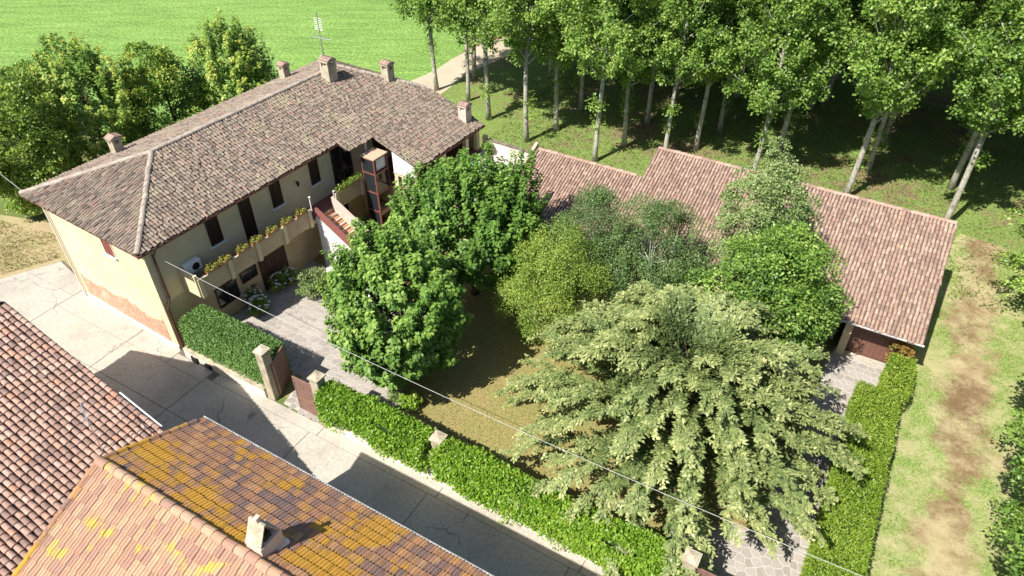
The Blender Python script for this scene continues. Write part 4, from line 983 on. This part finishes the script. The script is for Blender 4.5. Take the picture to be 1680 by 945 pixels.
fm = MB(); fm.tube([(0, 0, -.08), (.05, .02, .8), (.0, .05, 2.6), (.05, 0, 5.2)], [.34, .27, .2, .07], 10)
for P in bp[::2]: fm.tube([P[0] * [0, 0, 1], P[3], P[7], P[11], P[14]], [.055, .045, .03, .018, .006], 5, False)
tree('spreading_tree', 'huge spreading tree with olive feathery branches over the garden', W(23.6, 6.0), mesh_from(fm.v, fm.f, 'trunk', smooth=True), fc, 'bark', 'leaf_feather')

# ================================================================== poplar plantation
PL = 'straight pale-trunked poplar in the inner rows of the shady plantation'
PG = 'poplars of the plantation'
def px_of(p):
    v = np.asarray(p) - np.array([0, 0, CAM_H]); k = v @ CD
    return 840 + 1165 * v[0] / k, 472.5 - 1165 * (v @ CU) / k
variants = [poplar_meshes(40 + k, 20 + k * .7, 5.0 + .5 * (k % 3)) for k in range(5)]
protos = []
first = [(-6.9, 32.4), (-3.4, 31.9), (-5.4, 36.2), (-.2, 29.9), (4.2, 28.2), (5.3, 30.9), (.2, 39.5), (9.9, 28.0), (5.4, 35.1), (5.2, 41.2), (10.8, 31.0), (10.9, 35.6), (14.2, 30.2), (15.6, 33.2), (16.2, 37.0), (20.3, 30.6), (19.2, 40.0), (21.0, 35.5), (26.3, 31.5), (26.9, 36.4), (27.2, 41.4), (32.1, 31.2), (32.2, 36.6), (33.0, 41.8), (21.3, 44.5), (10.9, 42), (15.6, 43.5)]
pos = list(first)
for i in range(-4, 14):
    for j in range(0, 9):
        u, v = -5 + 5.4 * i + rng.normal(0, .25), 46.5 + 5.4 * j + rng.normal(0, .25)
        x, y = px_of(W(u, v, 0))
        xt, yt = px_of(W(u, v, 8))
        if x > 690 + max(0, (60 - y)) * .3 and x < 1800 and yt > -140: pos.append((u, v))
for j in range(4):
    for u in (38.0, 43.5): pos.append((u + rng.normal(0, .3), 31 + j * 5.4))
road_row = [(-6.9, 32.4), (-3.4, 31.9), (-5.4, 36.2), (-.2, 29.9), (.2, 39.5)]
front_row = [(4.2, 28.2), (5.3, 30.9), (9.9, 28.0), (10.8, 31.0), (14.2, 30.2), (20.3, 30.6), (26.3, 31.5), (32.1, 31.2)]
PLS = [('slim pale-trunked poplar standing beside the dirt road behind the farmhouse', 'poplars beside the dirt road'), ('tall pale-trunked poplar in the outer row just behind the shed roofs', 'poplars just behind the sheds'), (PL, PG), ('tall pale-trunked poplar where the grass track meets the plantation', 'poplars at the end of the track')]
for k, (u, v) in enumerate(pos):
    vi = k % 5; rz = rng.uniform(0, 6.28); s = rng.uniform(.92, 1.1)
    if vi >= len(protos):
        t = tree('poplar_tree', PL, W(u, v), *variants[vi], 'poplar_bark', 'leaf_poplar', rz, PG, s=s); protos.append(t)
    else: t = copy_tree(protos[vi], W(u, v), rz, s)
    t['label'], t['group'] = PLS[0 if (u, v) in road_row else 1 if (u, v) in front_row else 3 if u > 36 and v < 50 else 2]

# ================================================================== trees behind the farmhouse and along the track
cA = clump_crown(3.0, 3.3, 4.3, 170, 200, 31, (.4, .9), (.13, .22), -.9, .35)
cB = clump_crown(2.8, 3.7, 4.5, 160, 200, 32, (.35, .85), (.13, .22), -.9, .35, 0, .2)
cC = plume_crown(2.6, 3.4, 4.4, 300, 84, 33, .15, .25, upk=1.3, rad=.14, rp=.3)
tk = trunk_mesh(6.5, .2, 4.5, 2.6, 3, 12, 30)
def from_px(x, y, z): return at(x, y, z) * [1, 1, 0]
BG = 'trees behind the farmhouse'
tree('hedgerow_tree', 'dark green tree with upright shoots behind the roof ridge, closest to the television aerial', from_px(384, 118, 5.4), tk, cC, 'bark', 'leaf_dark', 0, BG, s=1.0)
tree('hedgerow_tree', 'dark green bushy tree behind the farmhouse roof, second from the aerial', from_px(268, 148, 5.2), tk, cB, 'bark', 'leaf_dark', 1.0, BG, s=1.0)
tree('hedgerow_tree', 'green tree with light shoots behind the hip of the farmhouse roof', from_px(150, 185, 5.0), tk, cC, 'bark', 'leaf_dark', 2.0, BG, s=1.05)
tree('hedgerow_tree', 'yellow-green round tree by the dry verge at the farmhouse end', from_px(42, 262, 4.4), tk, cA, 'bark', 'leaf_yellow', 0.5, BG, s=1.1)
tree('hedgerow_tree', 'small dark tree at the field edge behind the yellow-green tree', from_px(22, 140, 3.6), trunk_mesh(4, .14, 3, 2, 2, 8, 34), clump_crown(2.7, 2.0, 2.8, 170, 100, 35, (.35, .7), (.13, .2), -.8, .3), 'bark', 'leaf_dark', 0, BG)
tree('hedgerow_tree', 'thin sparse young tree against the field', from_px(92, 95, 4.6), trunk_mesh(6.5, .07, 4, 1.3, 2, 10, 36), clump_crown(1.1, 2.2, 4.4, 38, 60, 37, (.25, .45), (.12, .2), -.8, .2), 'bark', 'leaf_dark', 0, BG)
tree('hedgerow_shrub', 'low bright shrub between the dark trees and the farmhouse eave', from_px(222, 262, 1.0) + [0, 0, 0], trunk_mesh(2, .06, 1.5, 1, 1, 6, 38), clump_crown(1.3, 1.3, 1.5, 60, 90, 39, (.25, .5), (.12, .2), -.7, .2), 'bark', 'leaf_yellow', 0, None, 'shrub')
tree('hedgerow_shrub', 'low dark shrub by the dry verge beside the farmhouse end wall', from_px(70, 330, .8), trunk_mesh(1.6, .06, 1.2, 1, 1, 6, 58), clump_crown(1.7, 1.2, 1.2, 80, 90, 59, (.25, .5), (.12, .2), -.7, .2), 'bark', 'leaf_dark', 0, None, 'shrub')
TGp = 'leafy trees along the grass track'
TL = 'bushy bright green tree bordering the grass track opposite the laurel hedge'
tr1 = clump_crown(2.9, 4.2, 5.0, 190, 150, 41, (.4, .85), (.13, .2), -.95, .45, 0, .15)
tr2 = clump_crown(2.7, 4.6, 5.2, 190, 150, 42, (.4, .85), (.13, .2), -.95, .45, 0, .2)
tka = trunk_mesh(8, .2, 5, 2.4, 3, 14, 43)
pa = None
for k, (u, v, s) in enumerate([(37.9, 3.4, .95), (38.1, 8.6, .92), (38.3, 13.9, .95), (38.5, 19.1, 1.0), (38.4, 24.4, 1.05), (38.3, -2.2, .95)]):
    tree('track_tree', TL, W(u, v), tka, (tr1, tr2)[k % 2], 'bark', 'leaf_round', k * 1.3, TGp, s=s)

# ================================================================== hedges
def hedge(name, label, u0, u1, v0, v1, z0, z1, leafm, seed, n, leaf=(.08, .14), bulge=.12, az=30, droop_front=0.0, cat='hedge', round_=.25, asp=.6):
    g = np.random.default_rng(seed)
    t = thing(name, label, cat, W((u0 + u1) / 2, (v0 + v1) / 2, 0), -R(az))
    a, b = (u1 - u0) / 2, (v1 - v0) / 2
    MB().box(-a + .22, a - .22, -b + .22, b - .22, z0 + .02, z1 - .25).build('shade_core', M['leaf_core'], t)  # solid dark core, its colour paints the shade between the leaves
    faces = [('t', 4 * a * b), ('f', 2 * a * (z1 - z0)), ('k', 2 * a * (z1 - z0)), ('l', 2 * b * (z1 - z0)), ('r', 2 * b * (z1 - z0))]
    tot = sum(f[1] for f in faces); C = []; Nn = []
    for f, ar in faces:
        m = int(n * ar / tot); p = g.uniform(-1, 1, m); q = g.uniform(-1, 1, m); zz = (z0 + z1) / 2 + q * (z1 - z0) / 2; o = np.ones(m)
        if f == 't': C.append(np.stack([p * a, q * b, z1 * o], 1)); Nn.append(np.tile([0, 0, 1.], (m, 1)))
        if f == 'f': C.append(np.stack([p * a, -b * o, zz], 1)); Nn.append(np.tile([0, -1., 0], (m, 1)))
        if f == 'k': C.append(np.stack([p * a, b * o, zz], 1)); Nn.append(np.tile([0, 1., 0], (m, 1)))
        if f == 'l': C.append(np.stack([-a * o, p * b, zz], 1)); Nn.append(np.tile([-1., 0, 0], (m, 1)))
        if f == 'r': C.append(np.stack([a * o, p * b, zz], 1)); Nn.append(np.tile([1., 0, 0], (m, 1)))
    C = np.concatenate(C); Nn = np.concatenate(Nn); m = len(C)
    # rounded shoulders and lumps
    ex = np.clip((np.abs(C[:, 1]) - (b - round_)) / round_, 0, 1); ez = np.clip((C[:, 2] - (z1 - round_)) / round_, 0, 1)
    kk = ex * ez; C[:, 1] -= np.sign(C[:, 1]) * kk * round_ * .35; C[:, 2] -= kk * round_ * .35
    lm = np.zeros(m)
    for _ in range(int(14 + 5 * a)):
        c = np.array([g.uniform(-a, a), g.uniform(-b, b), g.uniform(z0, z1)]); lm += g.uniform(-.9, 1) * np.exp(-((C - c) ** 2).sum(1) / (2 * g.uniform(.2, .5) ** 2))
    C += Nn * (np.clip(lm, -1.4, 1.6) * bulge + g.uniform(-.20, .05, m) * 1.0)[:, None]
    if droop_front:
        fr = (C[:, 1] < -b + .15) & (g.uniform(0, 1, m) < .45)
        wav = .5 + .5 * np.sin(C[:, 0] * 2.1 + 1.3 * np.sin(C[:, 0] * .9)); C[fr, 2] -= droop_front * g.uniform(0, 1, fr.sum()) ** 2 * wav[fr]
    D = Nn * .55 + g.normal(0, .6, (m, 3)) + np.array([0, 0, -.12]); N2 = Nn * .9 + g.normal(0, .5, (m, 3)) + np.array([0, 0, .45])
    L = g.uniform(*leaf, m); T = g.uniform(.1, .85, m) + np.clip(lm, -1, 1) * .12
    link('leaves', leaves_mesh(C, D, N2, L, L * asp, T), M[leafm], t)
    return t
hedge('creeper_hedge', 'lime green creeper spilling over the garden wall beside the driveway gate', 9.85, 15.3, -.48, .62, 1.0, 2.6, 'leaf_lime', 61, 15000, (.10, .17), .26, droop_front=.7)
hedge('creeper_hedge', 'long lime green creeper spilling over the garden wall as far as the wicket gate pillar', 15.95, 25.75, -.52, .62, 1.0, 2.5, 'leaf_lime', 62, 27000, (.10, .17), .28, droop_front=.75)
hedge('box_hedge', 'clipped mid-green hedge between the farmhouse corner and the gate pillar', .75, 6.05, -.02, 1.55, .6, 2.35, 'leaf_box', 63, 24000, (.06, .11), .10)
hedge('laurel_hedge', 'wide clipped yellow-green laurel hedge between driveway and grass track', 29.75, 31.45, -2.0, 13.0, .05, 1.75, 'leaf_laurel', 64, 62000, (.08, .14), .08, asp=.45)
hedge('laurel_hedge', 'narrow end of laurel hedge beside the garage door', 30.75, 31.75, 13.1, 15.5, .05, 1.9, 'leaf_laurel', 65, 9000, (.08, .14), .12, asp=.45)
def shrub(name, label, p, r, h, leafm, seed, ncl=40, nl=80, leaf=(.07, .13), cat='shrub'):
    return tree(name, label, p, trunk_mesh(h * .6, .04, h / 2, r * .8, h / 2, 6, seed), clump_crown(r, h * .5, h * .55, ncl, nl, seed + 1, (.15 * max(r, .6), .35 * max(r, .6)), leaf, -.8, .2), 'bark', leafm, 0, None, cat)
shrub('shrub', 'round shrub with orange-tinged leaves in front of the garage door', from_px(1470, 592, .9), .55, 1.9, 'leaf_orange', 71, 30, 60)
shrub('shrub', 'grey-green shrub at the foot of the outside staircase', from_px(520, 468, .5), .95, 1.2, 'leaf_pale', 73, 60, 90)
shrub('shrub', 'small yellow-green bush at the edge of the courtyard paving', from_px(672, 660, .3), .42, .75, 'leaf_lime', 75, 26, 60)
shrub('shrub', 'pale sprig of a bush growing beside the lift tower', from_px(607, 372, .6), .5, 1.3, 'leaf_pale', 77, 26, 60)
shrub('shrub', 'sparse low plant at the lawn edge under the broad-leaved tree', from_px(648, 652, .1), .3, .4, 'leaf_pale', 79, 14, 50)

# ================================================================== small things
def flower_pot(x, y, label, r=.18, leafm='leaf_round', petals=True, s=1.0):
    p = from_px(x, y, .2); t = thing('flower_pot', label, 'flower pot', p)
    MB().tube([(0, 0, 0.025), (0, 0, .26), (0, 0, .30), (0, 0, .28)], [r * .7, r, r * 1.08, r * .9], 12).build('pot', M['terracotta'], t)
    link('foliage', clump_crown(.42 * s, .34 * s, .55, 22, 60, int(x), (.12, .22), (.07, .12), -.8, .2), M[leafm], t)
    if petals:
        m = 26; d = rdir(m); d[:, 2] = np.abs(d[:, 2]); C = d * [.46 * s, .46 * s, .4 * s] + [0, 0, .55]
        b = MB()
        for c in C:
            for k in range(5):
                a = k * 1.2566; b.add([c, c + [.06 * math.cos(a), .06 * math.sin(a), .015], c + [.09 * math.cos(a + .6), .09 * math.sin(a + .6), .01], c + [.06 * math.cos(a + 1.2), .06 * math.sin(a + 1.2), .015]], [(0, 1, 2, 3)])
        b.build('blossom', M['petal'], t)
for x, y, l in ((414, 494, 'potted white-flowered plant under the balcony, next to the house wall'), (428, 508, 'potted white-flowered plant at the sunlit edge of the courtyard'), (462, 470, 'big potted white-flowered plant in front of the garage door under the balcony'), (474, 462, 'white-flowered pot plant to the side of the dark plank garage door')):
    flower_pot(x, y, l, s=1.25)
boxes = [(2.3, 'end pier'), (3.05, 'second pier'), (4.15, ''), (5.05, ''), (6.05, ''), (7.05, ''), (8.05, '')]
fb = None
for k, (v, _) in enumerate(boxes):
    if fb is None:
        fb = thing('flower_box', 'balcony flower box with yellow-green plant on the parapet coping', 'flower box', W(1.145, v, 4.05, 33), -R(33), 'flower boxes on the balcony parapet')
        bx = MB(); bx.box(-.10, .10, -.32, .32, 0.001, .16); bx.build('box', M['terracotta'], fb)
        C = np.stack([rng.normal(0, .09, 420), rng.uniform(-.34, .34, 420), .16 + np.abs(rng.normal(0, .09, 420))], 1)
        link('foliage', leaves_mesh(C, rdir(420) + [0, 0, .2], rdir(420) + [0, 0, 1], .1, .06, rng.uniform(0, 1, 420)), M['petal_yellow'], fb)
    else: copy_tree(fb, W(1.145, v, 4.05, 33), -R(33))
lp = thing('planter_trough', 'long trough of trailing green plants on the short balcony parapet beside the lift', 'planter', W(1.145, 11.75, 4.05, 33), -R(33))
MB().box(-.1, .1, -.95, .95, .001, .14).build('trough', M['terracotta'], lp)
C = np.stack([rng.normal(0, .09, 1500), rng.uniform(-1.0, 1.0, 1500), .14 + rng.normal(.03, .09, 1500)], 1)
link('foliage', leaves_mesh(C, rdir(1500), rdir(1500) + [0, 0, 1], .09, .055, rng.uniform(0, 1, 1500)), M['leaf_yellow'], lp)
ac = thing('air_conditioner', 'white air conditioner unit on the facade at the balcony end', 'air conditioner', W(0.06, 1.9, 3.95, 33), -R(33))
bevel(MB().box(.02, .36, -.42, .42, 0.0, .56).build('casing', M['white'], ac), .02)
fanm = MB(); fanm.tube([(.361, .1, .28), (.372, .1, .28)], [.2, .2], 16); fanm.build('fan_grille', M['black_plastic'], ac)
MB().box(-.055, .34, -.35, -.31, -.04, -.001).box(-.055, .34, .31, .35, -.04, -.001).build('bracket', M['zinc'], ac)
for x, y, nm, lb in ((325, 590, 'planter_box', 'square black empty planter on the pavement by the farmhouse corner'), (345, 602, 'bucket', 'round black bucket lying beside the kerb wall under the box hedge')):
    p = from_px(x, y, 0.1); t = thing(nm, lb, nm.split('_')[0], p + [0, 0, .03], -R(30))
    if nm == 'bucket': MB().tube([(-.18, 0, .17), (.2, 0, .19), (.2, 0, .19), (-.14, 0, .17)], [.15, .19, .165, .13], 14).build('shell', M['black_plastic'], t)
    else:
        b = MB(); b.box(-.2, .2, -.2, .2, 0, .04); b.box(-.2, -.17, -.2, .2, .04, .36); b.box(.17, .2, -.2, .2, .04, .36); b.box(-.17, .17, -.2, -.17, .04, .36); b.box(-.17, .17, .17, .2, .04, .36)
        b.build('shell', M['black_plastic'], t); MB().box(-.168, .168, -.168, .168, .05, .22).build('soil', M['bark'], t)
# carved stone post in the garden
gp_ = thing('garden_post', 'short dark stone post beside the creeper hedge under the spreading tree', 'post', at(1052, 853) * [1, 1, 0] + [0, 0, .008], -R(30))
bevel(MB().box(-.16, .16, -.16, .16, 0, .3).box(-.11, .11, -.11, .11, .301, 1.2).build('shaft', M['bark'], gp_), .02)
bevel(MB().box(-.17, .17, -.17, .17, 1.201, 1.42).build('cap', M['stone'], gp_), .03)
# terrace clutter
p = W(5.2, 18.0, 3.252, 33); tp = thing('tarpaulin', 'crumpled turquoise tarpaulin on the terrace beside the porch', 'tarpaulin', p, .4)
n = 14; g = np.random.default_rng(3); X, Y = np.meshgrid(np.linspace(-.7, .7, n), np.linspace(-.5, .5, n)); Zz = .05 + .34 * np.abs(np.sin(X * 4 + g.normal(0, .5, X.shape)) * np.cos(Y * 5)) * np.exp(-(X ** 2 + Y ** 2) * 1.4) + g.uniform(0, .05, X.shape)
me = mesh_from(np.stack([X, Y, Zz], -1).reshape(-1, 3), np.array([(i * n + j, i * n + j + 1, (i + 1) * n + j + 1, (i + 1) * n + j) for i in range(n - 1) for j in range(n - 1)]), 'sheet')
M['tarp'] = plain('turquoise_plastic', (0.20, 0.48, 0.42), 0.4); o = link('sheet', me, M['tarp'], tp); o.modifiers.new('s', 'SOLIDIFY').thickness = .01
t = thing('plant_pot', 'terracotta pot with a dry plant against the terrace back wall', 'flower pot', W(5.0, 20.2, 3.252, 33))
MB().tube([(0, 0, .005), (0, 0, .3), (0, 0, .34)], [.13, .19, .2], 12).build('pot', M['terracotta'], t)
link('foliage', clump_crown(.3, .3, .55, 14, 40, 5, (.1, .2), (.06, .1), -.8, .2), M['leaf_pale'], t)
# aerials
ta = thing('television_aerial', 'tall aluminium television aerial beside the big chimney on the farmhouse ridge', 'aerial', W(-4.5, 16.6, 7.95, 33), -R(33))
MB().tube([(0, 0, -.1), (0, 0, 3.4)], .034, 8).build('mast', M['alu'], ta)
e = MB(); e.tube([(-.7, -.1, 1.9), (.75, .1, 1.9)], .016, 6)
for k in range(9): e.tube([(-.65 + k * .16, -.32 + k * .012, 1.915), (-.65 + k * .16, .3 - k * .012, 1.915)], .01, 5)
e.build('yagi', M['alu'], ta)
e = MB()
for k in range(7): e.tube([(-.3, -.05, 2.4 + k * .11), (.3, .05, 2.4 + k * .11)], .010, 5)
e.tube([(-.3, -.05, 2.38), (-.3, -.05, 3.1)], .010, 5); e.tube([(.3, .05, 2.38), (.3, .05, 3.1)], .010, 5); e.tube([(0, .02, 2.75), (.45, -.4, 2.75)], .012, 5)
e.build('panel_grid', M['alu'], ta)
e = MB(); m_ = 14
for k in range(m_):
    for q_ in range(4):
        pass
ds = []; 
for q_ in range(4):
    for k in range(m_):
        a = 6.2832 * k / m_; r_ = .36 * q_ / 3; ds.append((r_ * math.cos(a), .25 * (r_ / .36) ** 2 * .36 - .12, .55 + r_ * math.sin(a)))
e.add(ds, [(q_ * m_ + k, q_ * m_ + (k + 1) % m_, (q_ + 1) * m_ + (k + 1) % m_, (q_ + 1) * m_ + k) for q_ in range(3) for k in range(m_)])
dd = e.build('satellite_dish', M['zinc'], ta, True); dd.modifiers.new('s', 'SOLIDIFY').thickness = .012
bpz = 8.05 - .385 * (7.65 - 1.03)
tb = thing('television_aerial', 'thin white T-shaped aerial on the red-brown roof', 'aerial', W(7.65, -7.74, bpz), -R(30))
MB().tube([(0, 0, -.1), (-.04, .1, 1.75)], .02, 8).build('mast', M['alu'], tb)
e = MB(); e.tube([(-.65, .35, 1.72), (.45, -.1, 1.72)], .02, 6)
for k in range(8): e.tube([(-.6 + k * .13 - .06, .33 - k * .055 - .16, 1.73), (-.6 + k * .13 + .06, .33 - k * .055 + .16, 1.73)], .008, 5)
e.build('yagi', M['alu'], tb)
# overhead cables
def cable(label, a, b, sag, r=.018):
    a, b = np.array(a), np.array(b); c = thing('overhead_cable', label, 'cable', a)
    P = [(b - a) * s + np.array([0, 0, -4 * sag * s * (1 - s)]) for s in np.linspace(0, 1, 28)]
    MB().tube(P, r, 6).build('strand', M['cable'], c); return c
cable('pale overhead cable running from the farmhouse corner above the garden wall', W(.05, .45, 5.7), W(38.0, .9, 5.4), .85, .010)
cable('thin overhead cable leaving the farmhouse roof corner over the verge', W(-8.6, -.3, 6.45, 33), W(-30, 4, 6.9), .3, .012)
pole = thing('utility_pole', 'concrete utility pole carrying the cable at the street end', 'pole', W(38.0, .9), 0)
MB().tube([(0, 0, -.1), (0, 0, 6.4)], [.14, .09], 10).build('shaft', M['concrete'], pole); MB().box(-.3, .3, -.05, .05, 5.9, 6.0).build('crossarm', M['zinc'], pole)
pole = thing('utility_pole', 'concrete utility pole carrying the cable beyond the dry verge', 'pole', W(-30, 4), 0)
MB().tube([(0, 0, -.1), (0, 0, 7.6)], [.14, .09], 10).build('shaft', M['concrete'], pole); MB().box(-.3, .3, -.05, .05, 7.1, 7.2).build('crossarm', M['zinc'], pole)

# ================================================================== grasses
def tufts(name, poly, n, hmin, hmax, stops, seed, z=0.01, clump=.5):
    g = np.random.default_rng(seed); P = np.array([p[:2] for p in poly]); lo, hi = P.min(0), P.max(0)
    X = g.uniform(lo[0], hi[0], n * 3); Y = g.uniform(lo[1], hi[1], n * 3); k = poly_inside([tuple(p) for p in P], X, Y)
    dens = np.zeros(len(X))
    for _ in range(10):
        a = g.uniform(0, 6.28); f = g.uniform(.3, 2.5); dens += np.sin((X * math.cos(a) + Y * math.sin(a)) * f + g.uniform(0, 6))
    k &= (dens * clump > g.normal(-1.2, 2.5, len(X)))
    X, Y = X[k][:n], Y[k][:n]; m = len(X)
    hh = g.uniform(hmin, hmax, (m, 1)); C = np.repeat(np.stack([X, Y, np.full(m, z)], 1), 3, 0); H_ = np.repeat(hh, 3, 0)[:, 0]
    D = g.normal(0, .55, (3 * m, 3)); D[:, 2] = 1; C[:, :2] += g.normal(0, .03, (3 * m, 2))
    me = leaves_mesh(C, D, g.normal(size=(3 * m, 3)), H_, H_ * .35, g.uniform(0, 1, 3 * m))
    link(name, me, leaf_mat(name + '_blade', stops, .3, big=.2), None, kind='stuff', label=name.replace('_', ' ') + ' growing in loose tufts', category='grass')
tufts('track_grass', [W(31.9, -4), W(37.5, -4), W(37.5, 28), W(33, 30), W(31.9, 16)], 26000, .02, .06, [(.1, (.13, .2, .05)), (.5, (.2, .28, .08)), (.9, (.38, .36, .17))], 81, .012, .8)
tufts('lawn_grass', [W(11, 2.6), W(13.4, .8), W(24.5, .8), W(27, 4.5), W(27.5, 15), W(13, 15.5), W(9, 8)], 16000, .02, .055, [(.1, (.12, .14, .04)), (.5, (.2, .21, .07)), (.9, (.33, .28, .12))], 82, .012, .6)
tufts('wood_grass', [W(2, 21.6), W(9.2, 21), W(15.8, 21.5), W(16.2, 23.2), W(38, 23.8), W(42, 50), W(0, 50)], 26000, .05, .15, [(.1, (.08, .13, .03)), (.5, (.15, .23, .05)), (.9, (.26, .28, .10))], 83, .01, .8)
tufts('verge_grass', [at(-20, 360), at(0, 362), at(90, 385), at(100, 424), at(0, 452)], 3000, .03, .1, [(.1, (.13, .18, .04)), (.5, (.26, .26, .10)), (.9, (.4, .32, .16))], 85, .01, 1.0)
